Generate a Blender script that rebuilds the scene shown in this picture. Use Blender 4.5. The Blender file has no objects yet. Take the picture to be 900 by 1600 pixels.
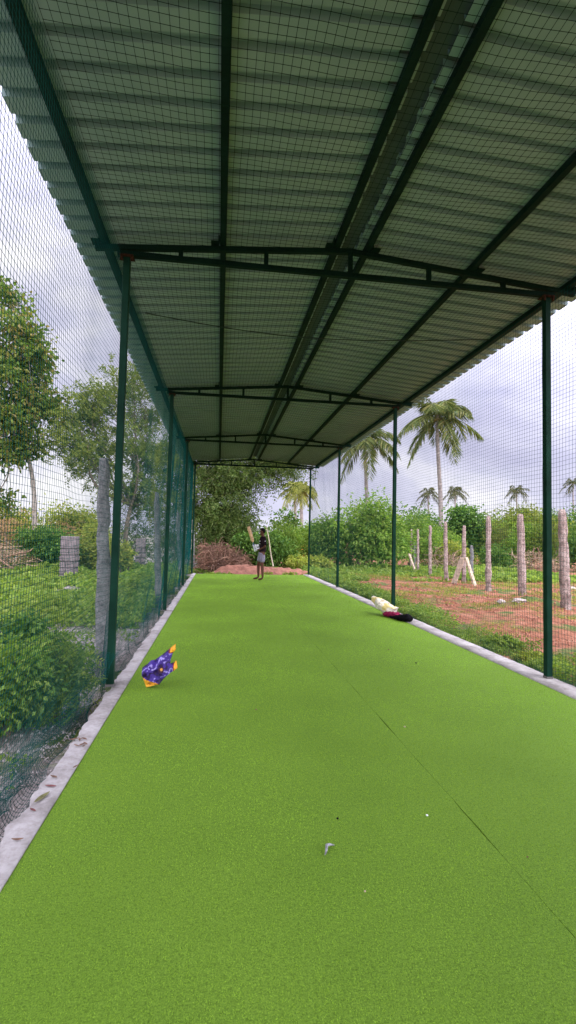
import bpy, bmesh, math, random
import numpy as np
from mathutils import Vector, Matrix, noise

random.seed(7); rng = np.random.default_rng(7)
S = bpy.context.scene; COL = S.collection
R = math.radians; PI = math.pi

# ------------------------------------------------------------------ camera
H = 1.4
FPX, YAW, PITCH, ROLL = 774.95, .1374, .0520, .0224
cy, sy, cp, sp, cr, sr = math.cos(YAW), math.sin(YAW), math.cos(PITCH), math.sin(PITCH), math.cos(ROLL), math.sin(ROLL)
Fw = Vector((cp*sy, cp*cy, sp)); R0 = Vector((cy, -sy, 0)); U0 = R0.cross(Fw)
Rc = cr*R0 + sr*U0; Uc = -sr*R0 + cr*U0
CAM = Vector((0, 0, H))
cd = bpy.data.cameras.new('camera'); cam = bpy.data.objects.new('camera', cd); COL.objects.link(cam)
cd.sensor_fit = 'HORIZONTAL'; cd.sensor_width = 36; cd.lens = FPX/900*36
cd.clip_start = .05; cd.clip_end = 3000
cam.matrix_world = Matrix(((Rc.x, Uc.x, -Fw.x, 0), (Rc.y, Uc.y, -Fw.y, 0), (Rc.z, Uc.z, -Fw.z, H), (0, 0, 0, 1)))
S.camera = cam
def ray(x, y): return Fw + Rc*((x-450)/FPX) - Uc*((y-800)/FPX)
def at(x, y, Y):                       # the point at distance Y down the lane seen at photo pixel x, y
    d = ray(x, y); return CAM + d*(Y/d.y)
def onz(x, y, z):
    d = ray(x, y); return CAM + d*((z-H)/d.z)

# ------------------------------------------------------------------ object helpers
def mesh_np(name, V, F):
    V = np.asarray(V, np.float32).reshape(-1, 3); F = np.asarray(F, np.int32)
    k = F.shape[1]; me = bpy.data.meshes.new(name)
    me.vertices.add(len(V)); me.vertices.foreach_set('co', V.ravel())
    me.loops.add(F.size); me.loops.foreach_set('vertex_index', F.ravel())
    me.polygons.add(len(F)); me.polygons.foreach_set('loop_start', np.arange(0, F.size, k, dtype=np.int32))
    me.update(calc_edges=True); return me
def link(name, me, mat, parent=None, smooth=False):
    o = bpy.data.objects.new(name, me); COL.objects.link(o)
    if mat is not None and not me.materials:
        me.materials.append(mat)
    if parent is not None:
        o.parent = parent
    me.polygons.foreach_set('use_smooth', np.full(len(me.polygons), bool(smooth))); me.update()
    return o
def tag(o, label=None, cat=None, group=None, kind=None):
    if label: o['label'] = label
    if cat: o['category'] = cat
    if group: o['group'] = group
    if kind: o['kind'] = kind
    return o
def thing(name, loc, label, cat, group=None):
    o = bpy.data.objects.new(name, None); COL.objects.link(o); o.location = loc; o.empty_display_size = .1
    return tag(o, label, cat, group)
def box_arrays(c, s, M=None):
    c = np.array(c, float); s = np.array(s, float)/2
    v = np.array([[x, y, z] for x in (-1, 1) for y in (-1, 1) for z in (-1, 1)], float)*s
    if M is not None: v = v @ np.array(M).T
    f = np.array([[0, 1, 3, 2], [4, 6, 7, 5], [0, 4, 5, 1], [2, 3, 7, 6], [0, 2, 6, 4], [1, 5, 7, 3]])
    return v+c, f
class MB:
    def __init__(s): s.v = []; s.f = []; s.n = 0
    def add(s, v, f):
        s.v.append(np.asarray(v, float)); s.f.append(np.asarray(f)+s.n); s.n += len(v)
    def box(s, c, sz, M=None): s.add(*box_arrays(c, sz, M))
    def bar(s, a, b, w, h):            # rectangular bar from a to b, w across, h tall
        a = Vector(a); b = Vector(b); d = (b-a); L = d.length; d.normalize()
        up = Vector((0, 0, 1)) if abs(d.z) < .95 else Vector((0, 1, 0))
        x = d.cross(up).normalized(); z = x.cross(d)
        M = np.array([[x.x, d.x, z.x], [x.y, d.y, z.y], [x.z, d.z, z.z]])
        s.box((a+b)/2, (w, L, h), M)
    def tube(s, pts, rad, n=6, cap=True):
        v, f = tube_arrays(pts, rad, n); s.add(v, f)
    def build(s, name, mat, parent=None, smooth=False, bevel=0):
        if not s.v:
            s.v = [np.zeros((3, 3))]; s.f = [np.zeros((1, 4), int)]
        me = mesh_np(name, np.concatenate(s.v), np.concatenate(s.f))
        o = link(name, me, mat, parent, smooth)
        if bevel:
            m = o.modifiers.new('bevel', 'BEVEL'); m.width = bevel; m.segments = 2
        return o
def tube_arrays(pts, rad, n=6):
    P = np.asarray([tuple(p) for p in pts], float); m = len(P)
    rad = np.broadcast_to(np.asarray(rad, float), (m,))
    T = np.gradient(P, axis=0); T /= np.linalg.norm(T, axis=1)[:, None]+1e-9
    ref = np.array([.31, .17, .93]) if abs(T[:, 2]).mean() < .8 else np.array([.93, .31, .17])
    A = np.cross(T, ref); A /= np.linalg.norm(A, axis=1)[:, None]+1e-9
    B = np.cross(T, A); a = np.arange(n)*2*PI/n
    V = P[:, None, :] + rad[:, None, None]*(A[:, None, :]*np.cos(a)[None, :, None] + B[:, None, :]*np.sin(a)[None, :, None])
    V = V.reshape(-1, 3); i = np.arange(m-1)[:, None]*n; j = np.arange(n)[None, :]; j2 = (j+1) % n
    F = np.stack([i+j, i+j2, i+n+j2, i+n+j], -1).reshape(-1, 4)
    V = np.concatenate([V, P[:1], P[-1:]]); c0 = m*n; c1 = c0+1     # closed ends
    e = [[c0, (k+1) % n, k, c0] for k in range(n)]+[[c1, (m-1)*n+k, (m-1)*n+(k+1) % n, c1] for k in range(n)]
    e = []
    for k in range(0, n-2, 2):
        e.append([0, k+1, k+2, (k+3) % n]); e.append([(m-1)*n, (m-1)*n+(k+3) % n, (m-1)*n+k+2, (m-1)*n+k+1])
    e = [q for q in e if len(set(q)) == 4]
    if e: F = np.concatenate([F, np.array(e)])
    return V[:-2], F
def norm(a): return a/(np.linalg.norm(a, axis=-1, keepdims=True)+1e-9)

# ------------------------------------------------------------------ materials
def nodes(name):
    m = bpy.data.materials.new(name); m.use_nodes = True; nt = m.node_tree
    return m, nt, nt.nodes['Principled BSDF']
def N(nt, t, **k):
    n = nt.nodes.new(t)
    for a, b in k.items():
        if a in n.inputs: n.inputs[a].default_value = b
        else: setattr(n, a, b)
    return n
def ramp(nt, fac, stops):
    r = nt.nodes.new('ShaderNodeValToRGB'); e = r.color_ramp.elements
    while len(e) < len(stops): e.new(.5)
    for q, (p, c) in zip(e, stops): q.position = p; q.color = (*c, 1)
    nt.links.new(fac, r.inputs[0]); return r.outputs[0]
def mixc(nt, fac, a, b, mode='MIX'):
    m = nt.nodes.new('ShaderNodeMix'); m.data_type = 'RGBA'; m.blend_type = mode
    for s, v in ((0, fac), (6, a), (7, b)):
        if hasattr(v, 'is_output'): nt.links.new(v, m.inputs[s])
        elif s == 0: m.inputs[0].default_value = v
        else: m.inputs[s].default_value = (*v, 1)
    return m.outputs[2]
def noise_n(nt, scale, detail=4, rough=.6, coord='Object', vec=None, dist=0):
    n = N(nt, 'ShaderNodeTexNoise', Scale=scale, Detail=detail, Roughness=rough, Distortion=dist)
    if vec is None:
        tc = nt.nodes.new('ShaderNodeTexCoord'); vec = tc.outputs[coord]
    nt.links.new(vec, n.inputs['Vector']); return n.outputs['Fac']
def bump(nt, bsdf, h, strength=.4, dist=.01):
    b = N(nt, 'ShaderNodeBump', Strength=strength, Distance=dist); nt.links.new(h, b.inputs['Height']); nt.links.new(b.outputs[0], bsdf.inputs['Normal'])
def plain(name, c, rough=.6, metal=0, var=.25, scale=6, bmp=0, spec=.5, c2=None, thr=(.35, .65)):
    m, nt, b = nodes(name); b.inputs['Roughness'].default_value = rough; b.inputs['Metallic'].default_value = metal
    b.inputs['Specular IOR Level'].default_value = spec
    f = noise_n(nt, scale); c = np.array(c)
    col = ramp(nt, f, [(thr[0], tuple(c*(1-var))), (thr[1], tuple(np.array(c2) if c2 is not None else c*(1+var)))])
    nt.links.new(col, b.inputs['Base Color'])
    if bmp: bump(nt, b, noise_n(nt, scale*6), bmp)
    return m
def leafmat(name, cols, trans=.35, rough=.5):
    m, nt, b = nodes(name); g = nt.nodes.new('ShaderNodeNewGeometry')
    k = len(cols); st = [(i/(k-1), c) for i, c in enumerate(cols)]
    col = ramp(nt, g.outputs['Random Per Island'], st)
    big = noise_n(nt, .55, 2)
    hue = N(nt, 'ShaderNodeHueSaturation'); mr = N(nt, 'ShaderNodeMapRange'); nt.links.new(big, mr.inputs[0])
    mr.inputs[1].default_value = .3; mr.inputs[2].default_value = .7; mr.inputs[3].default_value = .7; mr.inputs[4].default_value = 1.3
    nt.links.new(mr.outputs[0], hue.inputs['Value']); nt.links.new(col, hue.inputs['Color'])
    nt.links.new(hue.outputs[0], b.inputs['Base Color']); b.inputs['Roughness'].default_value = rough
    b.inputs['Specular IOR Level'].default_value = .12
    t = nt.nodes.new('ShaderNodeBsdfTranslucent'); ms = nt.nodes.new('ShaderNodeMixShader'); ms.inputs[0].default_value = trans
    tint = mixc(nt, 1, hue.outputs[0], (1.25, 1.35, .6), 'MULTIPLY'); nt.links.new(tint, t.inputs[0])
    nt.links.new(b.outputs[0], ms.inputs[1]); nt.links.new(t.outputs[0], ms.inputs[2])
    nt.links.new(ms.outputs[0], nt.nodes['Material Output'].inputs[0]); return m

M = {}
M['steel'] = plain('green painted steel', (.007, .034, .020), .55, 0, .3, 3, .05, .06)
M['steel_dark'] = plain('dark green painted steel', (.005, .020, .014), .6, 0, .3, 3, .05, .06)
M['rust'] = plain('rusty plate', (.050, .022, .014), .9, 0, .5, 30, .3, .05)
M['bolt'] = plain('bolt', (.05, .035, .03), .6, .4)
M['ridge'] = plain('ridge flashing', (.075, .10, .09), .8, 0, .15, 2, 0, .1)
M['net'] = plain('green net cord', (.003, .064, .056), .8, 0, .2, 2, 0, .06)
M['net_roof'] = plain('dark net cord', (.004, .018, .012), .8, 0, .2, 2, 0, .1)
M['rope'] = plain('dark rope', (.012, .03, .02), .8)
M['bark'] = plain('bark', (.14, .105, .075), .9, 0, .4, 8, .5)
M['bark_pale'] = plain('pale bark', (.27, .23, .19), .9, 0, .3, 8, .5)
M['palm_bark'] = plain('palm bark', (.25, .22, .19), .9, 0, .3, 5, .5)
M['twig'] = plain('dry twigs', (.15, .075, .045), .9, 0, .45, 2)
M['twig_pale'] = plain('pale dead wood', (.30, .21, .13), .9, 0, .3, 8)
M['twig_branch'] = plain('bare branch', (.24, .14, .09), .9, 0, .3, 8)
M['wood'] = plain('weathered plank', (.44, .34, .23), .8, 0, .3, 9, .3)
M['wood_dark'] = plain('dark plank', (.27, .19, .13), .85, 0, .3, 9, .3)
M['pole_wood'] = plain('peeled pole', (.36, .30, .20), .7, 0, .12, 9, .1)
M['willow'] = plain('bat blade', (.55, .33, .17), .5, 0, .2, 12)
M['grip'] = plain('bat grip', (.10, .12, .22), .7)
M['skin'] = plain('skin', (.095, .040, .024), .6, 0, .1, 8, 0, .12)
M['hair'] = plain('black hair', (.008, .006, .006), .7, 0, .2, 6, 0, .06)
M['shirt'] = plain('black shirt', (.016, .009, .012), .9, 0, .3, 12, 0, .04)
M['shorts'] = plain('grey shorts', (.20, .18, .225), .9, 0, .15, 10, 0, .1)
M['white'] = plain('white padding', (.72, .71, .74), .7, 0, .06, 10)
M['white_stone'] = plain('pale stone', (.33, .27, .24), .9, 0, .2, 8, .4)
M['brick'] = plain('plastered masonry', (.17, .135, .135), .9, 0, .35, 4, .5)
M['mortar'] = plain('dark joints', (.12, .10, .10), .95)
M['maroon'] = plain('maroon cloth', (.19, .010, .045), .8, 0, .3, 10, 0, .12)
M['black'] = plain('black cloth', (.006, .005, .007), .85, 0, .2, 6, 0, .05)
M['dryleaf'] = plain('dry leaf', (.16, .085, .05), .8, 0, .3, 20)
M['redleaf'] = plain('reddish leaf', (.15, .045, .04), .7, 0, .3, 20)
M['olive_leaf'] = plain('yellow green leaf', (.15, .14, .05), .7, 0, .4, 30)
M['scrap'] = plain('grey plastic scrap', (.30, .29, .30), .4, 0, .5, 40)

L = {}
L['broad'] = leafmat('broad leaves', [(0.052, 0.099, 0.018), (0.091, 0.152, 0.026), (0.149, 0.192, 0.036), (0.228, 0.168, 0.058)], .35)
L['feather'] = leafmat('feathery leaves', [(0.105, 0.136, 0.031), (0.149, 0.184, 0.039), (0.210, 0.224, 0.052)], .4)
L['far'] = leafmat('tamarind leaves', [(.036, .066, .015), (.070, .115, .026), (.108, .155, .040), (.16, .18, .065)], .4)
L['bright'] = leafmat('bright bush leaves', [(.085, .170, .026), (.160, .265, .042), (.25, .33, .065)], .4)
L['dark'] = leafmat('dark bush leaves', [(.045, .105, .022), (.085, .170, .032), (.15, .24, .045)], .35)
L['yellow'] = leafmat('yellow green bush leaves', [(0.175, 0.240, 0.039), (0.280, 0.320, 0.058), (0.367, 0.352, 0.078)], .4)
L['weed'] = leafmat('weed leaves', [(0.114, 0.184, 0.036), (0.184, 0.264, 0.049), (0.263, 0.320, 0.072)], .4)
L['croton'] = leafmat('yellow red leaves', [(0.787, 0.416, 0.052), (0.665, 0.256, 0.065), (0.350, 0.320, 0.052)], .3)
L['grass'] = leafmat('grass blades', [(0.149, 0.192, 0.039), (0.228, 0.264, 0.058), (0.350, 0.304, 0.091)], .4)
L['palm'] = leafmat('palm leaflets', [(.060, .085, .024), (.105, .140, .038), (.16, .18, .055), (.24, .22, .08)], .3)
L['palm_yellow'] = leafmat('yellowing palm leaflets', [(0.168, 0.194, 0.045), (0.258, 0.275, 0.070), (0.358, 0.338, 0.090)], .35)
L['drybush'] = leafmat('dry brown leaves', [(0.350, 0.208, 0.117), (0.455, 0.272, 0.156), (0.298, 0.224, 0.091)], .3)
L['palm_dark'] = leafmat('dark palm leaflets', [(.05, .06, .02), (.08, .09, .03), (.12, .11, .04)], .3)
L['turf'] = leafmat('plastic turf fibres', [(.210, .355, .030), (.275, .445, .042), (.340, .525, .060)], .25, .55)

# ------------------------------------------------------------------ numpy leaf cloud
def leaf_arrays(P, D, Ln, Wd, fold=.25, rg=rng):
    P = np.asarray(P, float); n = len(P); D = norm(np.asarray(D, float)); Ln = np.broadcast_to(Ln, (n,)); Wd = np.broadcast_to(Wd, (n,))
    r = rg.normal(size=(n, 3)); Wv = norm(np.cross(D, r)); Nn = np.cross(D, Wv)
    mid = P+D*(Ln*.45)[:, None]
    a = mid+Wv*(Wd*.5)[:, None]+Nn*(Wd*fold)[:, None]; b = mid-Wv*(Wd*.5)[:, None]+Nn*(Wd*fold)[:, None]
    t = P+D*Ln[:, None]-np.array([0, 0, 1])*(Ln*.08)[:, None]
    V = np.stack([P, a, t, b], 1).reshape(-1, 3); i = np.arange(n)[:, None]*4
    F = np.concatenate([i+np.array([[0, 1, 2]]), i+np.array([[0, 2, 3]])], 1).reshape(-1, 3)
    return V, F
def leaf_obj(name, P, D, Ln, Wd, mat, parent=None, fold=.25):
    V, F = leaf_arrays(P, D, Ln, Wd, fold); return link(name, mesh_np(name, V, F), mat, parent)
def curve_pts(a, b, n, bend, rg):
    a = np.array(a, float); b = np.array(b, float); t = np.linspace(0, 1, n)[:, None]
    o = rg.normal(size=3)*bend*np.linalg.norm(b-a); o2 = rg.normal(size=3)*bend*.4*np.linalg.norm(b-a)
    return a+(b-a)*t+o*np.sin(PI*t)+o2*np.sin(2*PI*t)

def tree(name, label, cat, base, fork_h, lobes, leafmat_, barkmat, group=None, r0=.12, leaf=(.12, .6), per=60, clr=.45, kind='broad', seed=1, lean=(0, 0), stems=1, crownname='crown', droop=.3, shell=.45):
    """base: ground point; lobes: (dx,dy,dz,rx,ry,rz,nclusters) from base."""
    rg = np.random.default_rng(seed); root = thing(name, base, label, cat, group); tr = MB(); LP = []; LD = []
    forks = []
    for s in range(stems):
        off = np.array([0, 0, -.05]) if stems == 1 else np.array([rg.normal()*.2*fork_h, rg.normal()*.2*fork_h, -.05])
        top = np.array([lean[0], lean[1], fork_h]) + (0 if stems == 1 else np.array([rg.normal()*.5, rg.normal()*.5, rg.normal()*.3])*fork_h)
        p = curve_pts(off, top, 9, .035, rg); tr.tube(p, np.linspace(r0, r0*.62, 9), 8); forks.append(top)
    for li, (x, y, z, rx, ry, rz, nc) in enumerate(lobes):
        c = np.array([x, y, z]); fk = forks[li % stems]
        p = curve_pts(fk, c, 8, .08, rg); tr.tube(p, np.linspace(r0*.5, r0*.14, 8), 6)
        for k in range(nc):
            d = norm(rg.normal(size=3)); q = c+d*np.array([rx, ry, rz])*(shell+(1-shell)*rg.random()**.6)
            st = p[rg.integers(4, 8)]
            b = curve_pts(st, q, 5, .1, rg); tr.tube(b, np.linspace(r0*.13, max(r0*.03, .004), 5), 4)
            if kind == 'broad':
                n = int(per*rg.uniform(.7, 1.8)); g = rg.normal(size=(n, 3))*clr*np.array([.55, .55, .42])*rg.uniform(.7, 1.2)
                LP.append(q+g); LD.append(norm(g)+rg.normal(size=(n, 3))*.6+np.array([0, 0, -droop]))
            else:                       # feathery sprays: twigs bearing two rows of leaflets
                for s in range(max(2, int(per/14))):
                    d2 = norm(norm(q-fk)*.7+rg.normal(size=3)*.75+np.array([0, 0, -droop])); s0 = q+rg.normal(size=3)*clr*.42
                    tt = np.linspace(.05, 1, 14)[:, None]; ln = clr*rg.uniform(.6, 1.2)
                    pts = s0+d2*tt*ln+np.array([0, 0, -1])*(tt**2)*ln*.25
                    sd = norm(np.cross(d2, rg.normal(size=3))); sg = np.where(np.arange(14) % 2 == 0, 1, -1)[:, None]
                    LP.append(pts); LD.append(sd*sg+d2*.6+rg.normal(size=(14, 3))*.25)
    tr.build('trunk', barkmat, root, True)
    P = np.concatenate(LP); D = np.concatenate(LD); n = len(P)
    leaf_obj(crownname, P, D, leaf[0]*rg.uniform(.6, 1.25, n), leaf[0]*leaf[1]*rg.uniform(.7, 1.2, n), leafmat_, root)
    return root

def ndome(w, h, k, rg, d=None):         # lobes of a bush w wide, h tall
    d = d or w*.8; w *= 1.2; out = []
    for i in range(k):
        a = rg.uniform(0, 2*PI); q = rg.random()**.5
        x = math.cos(a)*q*w*.34; y = math.sin(a)*q*d*.34; t = 1-(q**2)*.45
        z = h*t*(.72 if i < 2 else rg.uniform(.40, .74)); x *= (.5 if i < 2 else 1)
        s = rg.uniform(.8, 1.15)
        out.append((x, y, z, w*.26*s, d*.26*s, min(z*.95, h*.28), 0))
    return out
def bush(label, px, basepy, Y, w, h, mat, k=6, ncl=14, leaf=(.13, .55), per=50, seed=1, group='bushes around the pitch', name='bush', bark='bark', d=None, kind='broad', clr=None, z=None, cat='bush'):
    rg = np.random.default_rng(seed); p = at(px, basepy, Y)
    b = Vector((p.x, p.y, gz(p.x, p.y) if z is None else z))
    lb = [l[:6]+(ncl,) for l in ndome(w, h, k, rg, d)]
    return tree(name, label, cat, b, h*.22, lb, mat, M[bark], group, r0=.035*max(h, 1)**.5, leaf=leaf, per=per, clr=clr or min(w, h)*.2, seed=seed, stems=3, crownname='foliage', kind=kind, shell=.35)

# ------------------------------------------------------------------ ground
LX, RX, Y1, SP, PH = -.944, 3.415, 4.786, 4.61, 4.034
FR = [Y1+SP*i for i in range(-4, 4)]; YB = FR[0]-.2  # shed runs on unseen behind the camera, lengthened to dim the near turf
TL, TR = -.80, 3.23                    # turf edges
YE = 18.68                             # far end of the lane
MOUNDS = [(7.3, 10.6, .8, .24), (8.0, 11.7, .6, .16), (6.2, 8.8, .9, .08), (7.2, 7.2, .8, .10), (8.6, 14.8, 1.0, .09), (5.2, 13.0, 1.2, .05)]
def gz(x, y):
    z = -.25 + .15/(1+math.exp(-(x-1.2)*2.0))
    z += .035*noise.noise((x*.6, y*.6, 0))+.015*noise.noise((x*2.1, y*2.1, 3))
    for mx, my, mr, mh in MOUNDS:
        z += mh*math.exp(-((x-mx)**2+(y-my)**2)/mr**2)*(1+.35*noise.noise((x*3, y*3, 7)))
    if LX-.1 < x < RX+.15 and y < YE+.1: z = min(z, -.22)
    return z
def axis(lo, hi, step, far):
    a = list(np.arange(lo, hi+1e-6, step)); s = step; 
    while a[-1] < far: s *= 1.35; a.append(a[-1]+s)
    s = step
    while a[0] > -far: s *= 1.35; a.insert(0, a[0]-s)
    return a
xs = axis(-9, 13, .16, 1500); ys = axis(1, 26, .16, 1500)
V = [(x, y, gz(x, y) if abs(x) < 60 and abs(y) < 90 else -.2) for y in ys for x in xs]
nx = len(xs); F = [(j*nx+i, j*nx+i+1, (j+1)*nx+i+1, (j+1)*nx+i) for j in range(len(ys)-1) for i in range(nx-1)]
m, nt, b = nodes('earth'); b.inputs['Roughness'].default_value = .95; b.inputs['Specular IOR Level'].default_value = .1
tc = nt.nodes.new('ShaderNodeTexCoord'); sx = nt.nodes.new('ShaderNodeSeparateXYZ'); nt.links.new(tc.outputs['Object'], sx.inputs[0])
n1 = noise_n(nt, .55, 6, .65); n2 = noise_n(nt, 3.5, 6, .7); n3 = noise_n(nt, 25, 4, .7); n4 = noise_n(nt, .9, 5, .6, dist=.5)
red = ramp(nt, n2, [(.3, (.155, .062, .036)), (.5, (.28, .112, .064)), (.72, (.45, .225, .145))])
grey = ramp(nt, n2, [(.3, (.17, .145, .13)), (.5, (.29, .255, .235)), (.72, (.40, .36, .34))])
grn = ramp(nt, n3, [(.3, (.055, .085, .02)), (.6, (.11, .145, .04)), (.8, (.17, .18, .06))])
side = N(nt, 'ShaderNodeMapRange'); nt.links.new(sx.outputs[0], side.inputs[0]); side.inputs[1].default_value = -.6; side.inputs[2].default_value = 1.2
soil = mixc(nt, side.outputs[0], grey, red)
gm = N(nt, 'ShaderNodeMapRange'); nt.links.new(n4, gm.inputs[0]); gm.inputs[1].default_value = .50; gm.inputs[2].default_value = .60
fin = mixc(nt, gm.outputs[0], soil, grn)
dk = ramp(nt, n3, [(.3, (.7, .7, .7)), (.65, (1.1, 1.1, 1.1))]); fin = mixc(nt, 1, fin, dk, 'MULTIPLY')
nt.links.new(fin, b.inputs['Base Color'])
ad = nt.nodes.new('ShaderNodeMath'); ad.operation = 'ADD'; nt.links.new(n2, ad.inputs[0]); nt.links.new(n3, ad.inputs[1]); bump(nt, b, ad.outputs[0], .9, .05)
tag(link('ground', mesh_np('ground', V, F), m, None, True), kind='structure', label='red earth and grey gravel ground with patches of grass round the practice lane')

# slab under the turf, the two kerbs, the turf
mb = MB(); mb.box(((TL+TR)/2, (YE+YB)/2, -.145), (TR-TL-.004, YE-YB, .25)); 
tag(mb.build('slab', plain('dark slab', (.02, .03, .012), .95)), kind='structure')
m, nt, b = nodes('kerb concrete'); b.inputs['Roughness'].default_value = .9
n1 = noise_n(nt, 3, 6, .7); n2 = noise_n(nt, 40, 3, .6)
c = ramp(nt, n1, [(.3, (.20, .175, .16)), (.48, (.38, .345, .33)), (.7, (.53, .495, .48))]); c2 = ramp(nt, n2, [(.3, (.80, .78, .76)), (.6, (1, 1, 1))])
nt.links.new(mixc(nt, 1, c, c2, 'MULTIPLY'), b.inputs['Base Color']); bump(nt, b, n2, .5, .006); M['kerb'] = m
def kerb(x_in, x_out, lab, rough, seed):
    yy = np.arange(YB, YE+.15, .03); V = []; sgn = 1 if x_out > x_in else -1
    for y in yy:
        e = x_out+sgn*(.030*rough*noise.noise((y*1.3, seed, 0))+.026*rough*noise.noise((y*4.5, seed, 3))+.028*rough*noise.noise((y*11, seed, 4)))
        zz = .010+.004*noise.noise((y*2, seed, 5))
        V += [(x_in, y, -.3), (x_in, y, .010), (x_in+(e-x_in)*.5, y, zz+.003), (e-sgn*.012, y, zz), (e, y, zz-.016), (e+sgn*.03, y, -.35)]
    n = len(yy); F = []
    for j in range(n-1):
        for i in range(6):
            q = (j*6+i, j*6+(i+1) % 6, (j+1)*6+(i+1) % 6, (j+1)*6+i); F.append(q if sgn < 0 else q[::-1])
    F += [(0, 5, 4, 3), (0, 3, 2, 1), tuple((n-1)*6+k for k in (0, 3, 4, 5)), tuple((n-1)*6+k for k in (0, 1, 2, 3))]
    return tag(link('kerb', mesh_np('kerb', V, F), M['kerb'], None, True), label=lab, kind='structure')
kerb(TL-.002, -.935, 'rough pale concrete kerb along the left edge of the turf', 1, 1)
kerb(TR+.002, 3.50, 'pale concrete kerb along the right edge of the turf', .25, 9)

m, nt, b = nodes('artificial turf'); b.inputs['Roughness'].default_value = .8; b.inputs['Specular IOR Level'].default_value = .15
n1 = noise_n(nt, 160, 3, .7); n2 = noise_n(nt, .9, 4, .6); n3 = noise_n(nt, 60, 4, .75)
c = ramp(nt, n1, [(.32, (.082, .158, .014)), (.5, (.140, .252, .023)), (.68, (.200, .340, .034))])  # base darker than the fibres: shade deep in the pile put into its colour
d = ramp(nt, n3, [(.34, (.74, .77, .70)), (.5, (1, 1, 1)), (.66, (1.12, 1.10, 1.12))]); c = mixc(nt, 1, c, d, 'MULTIPLY')
e = ramp(nt, n2, [(.3, (.88, .90, .85)), (.7, (1.08, 1.06, 1.06))]); c = mixc(nt, 1, c, e, 'MULTIPLY')
nt.links.new(c, b.inputs['Base Color']); bump(nt, b, n1, .8, .008); M['turf'] = m
SEAM = 1.30
def wob(y): return .005*noise.noise((y*1.7, 2, 0))+.003*noise.noise((y*7, 5, 0))
def gap(y): return .0012+.0050*max(0, noise.noise((y*2.3, 31, 0))+.15)
def turf_panel(x0, x1, seam_side):
    yy = np.arange(YB, YE+.01, .06); V = []
    for y in yy:
        a = x0+(wob(y)+gap(y) if seam_side < 0 else 0); c_ = x1+(wob(y)-gap(y) if seam_side > 0 else 0)
        lift = .002*max(0, noise.noise((y*1.1, 9, 0)))
        za = lift if seam_side < 0 else 0; zc = lift if seam_side > 0 else 0
        V += [(a, y, -.019), (a, y, za), (a+(c_-a)*.04, y, 0), (a+(c_-a)*.96, y, 0), (c_, y, zc), (c_, y, -.019)]
    n = len(yy); F = [(j*6+i, (j+1)*6+i, (j+1)*6+i+1, j*6+i+1) for j in range(n-1) for i in range(5)]
    F.append((0, 1, 4, 5)); F.append(((n-1)*6, (n-1)*6+5, (n-1)*6+4, (n-1)*6+1))
    F = [f[::-1] for f in F]
    me = mesh_np('artificial_turf', V, F); return tag(link('artificial_turf', me, M['turf']), kind='structure')
tag(turf_panel(TL, SEAM, 1), label='left strip of bright green artificial turf up to the seam')
tag(turf_panel(SEAM, TR, -1), label='right strip of bright green artificial turf beyond the seam')
# fibres standing up from the near turf
nb = 460000; u = rng.random(nb); yb = 1.1*(18.6/1.1)**u; xb = rng.uniform(TL+.004, TR-.004, nb)
gp = np.array([gap(y)+.001 for y in yb]); wb = np.array([wob(y) for y in yb]); keep = np.abs(xb-SEAM-wb) > gp; xb = xb[keep]; yb = yb[keep]; nb = len(xb)
P = np.stack([xb, yb, np.zeros(nb)-.002], 1); D = rng.normal(size=(nb, 3))*np.array([.75, .75, 0])+np.array([0, 0, .75])
sc = np.clip(yb/3, .55, 5)
tag(leaf_obj('turf_pile', P, D, rng.uniform(.005, .011, nb), .0028*sc, L['turf'], None, .1), kind='stuff', label='short plastic grass pile standing up from the turf')

# ------------------------------------------------------------------ shed
shed = thing('net_shed', ((LX+RX)/2, 0, 0), 'open sided practice shed with corrugated roof on dark green steel posts and trusses', 'shed')
shed_off = Vector(shed.location)
XC = (LX+RX)/2+.01; SL = .086
def ztc(x): return 4.325-SL*abs(x-XC)
def rel(o): o.location = o.location-shed_off if o.parent == shed else o.location; return o
PURX = [-1.15, -.04, 1.10, 1.42, 2.55, 3.65]
for fy in FR:
    for px_, s in ((LX, 1), (RX, -1)):
        mb = MB(); mb.box((px_, fy, PH/2+.006), (.064, .064, PH-.012)); p = rel(mb.build('post', M['steel'], shed, bevel=.006))
        mb = MB(); mb.box((px_, fy, PH+.008), (.13, .11, .012)); mb.box((px_-.05, fy-.045, PH-.02), (.018, .018, .05)); mb.box((px_+.05, fy-.045, PH-.02), (.018, .018, .05)); mb.build('cap_plate', M['rust'], p)
        mb = MB(); mb.box((px_, fy, .024), (.068, .068, .02)); mb.build('base_collar', plain('bare steel foot', (.13, .12, .11), .7), p)
    mb = MB()
    x0, x1 = -1.24, 3.75
    mb.bar((x0, fy, ztc(x0)), (XC, fy, ztc(XC)), .05, .05); mb.bar((XC, fy, ztc(XC)), (x1, fy, ztc(x1)), .05, .05)
    mb.bar((LX-.09, fy, 4.072), (RX+.09, fy, 4.072), .05, .05)
    t = rel(mb.build('truss', M['steel_dark'], shed, bevel=.004))
    for wx in (LX+.5, LX+1.33, XC, RX-1.33, RX-.5):
        mb = MB(); zt = ztc(wx)-.022; zb = 4.095; mb.box((wx, fy, (zt+zb)/2), (.042, .042, zt-zb)); mb.build('web', M['steel_dark'], t)
    for qx in PURX:
        mb = MB(); s = 1 if qx > XC else -1
        mb.box((qx+s*.042, fy-.03, ztc(qx)+.055), (.012, .10, .075)); mb.box((qx+s*.08, fy-.03, ztc(qx)+.030), (.075, .10, .010)); mb.build('cleat', M['steel_dark'], t)
for i, qx in enumerate(PURX):
    mb = MB(); w = .06 if i not in (0, 5) else .07
    mb.bar((qx, YB, ztc(qx)+.056), (qx, YE+.02, ztc(qx)+.056), w, .06); rel(mb.build('purlin', M['steel_dark'], shed, bevel=.004))
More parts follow.
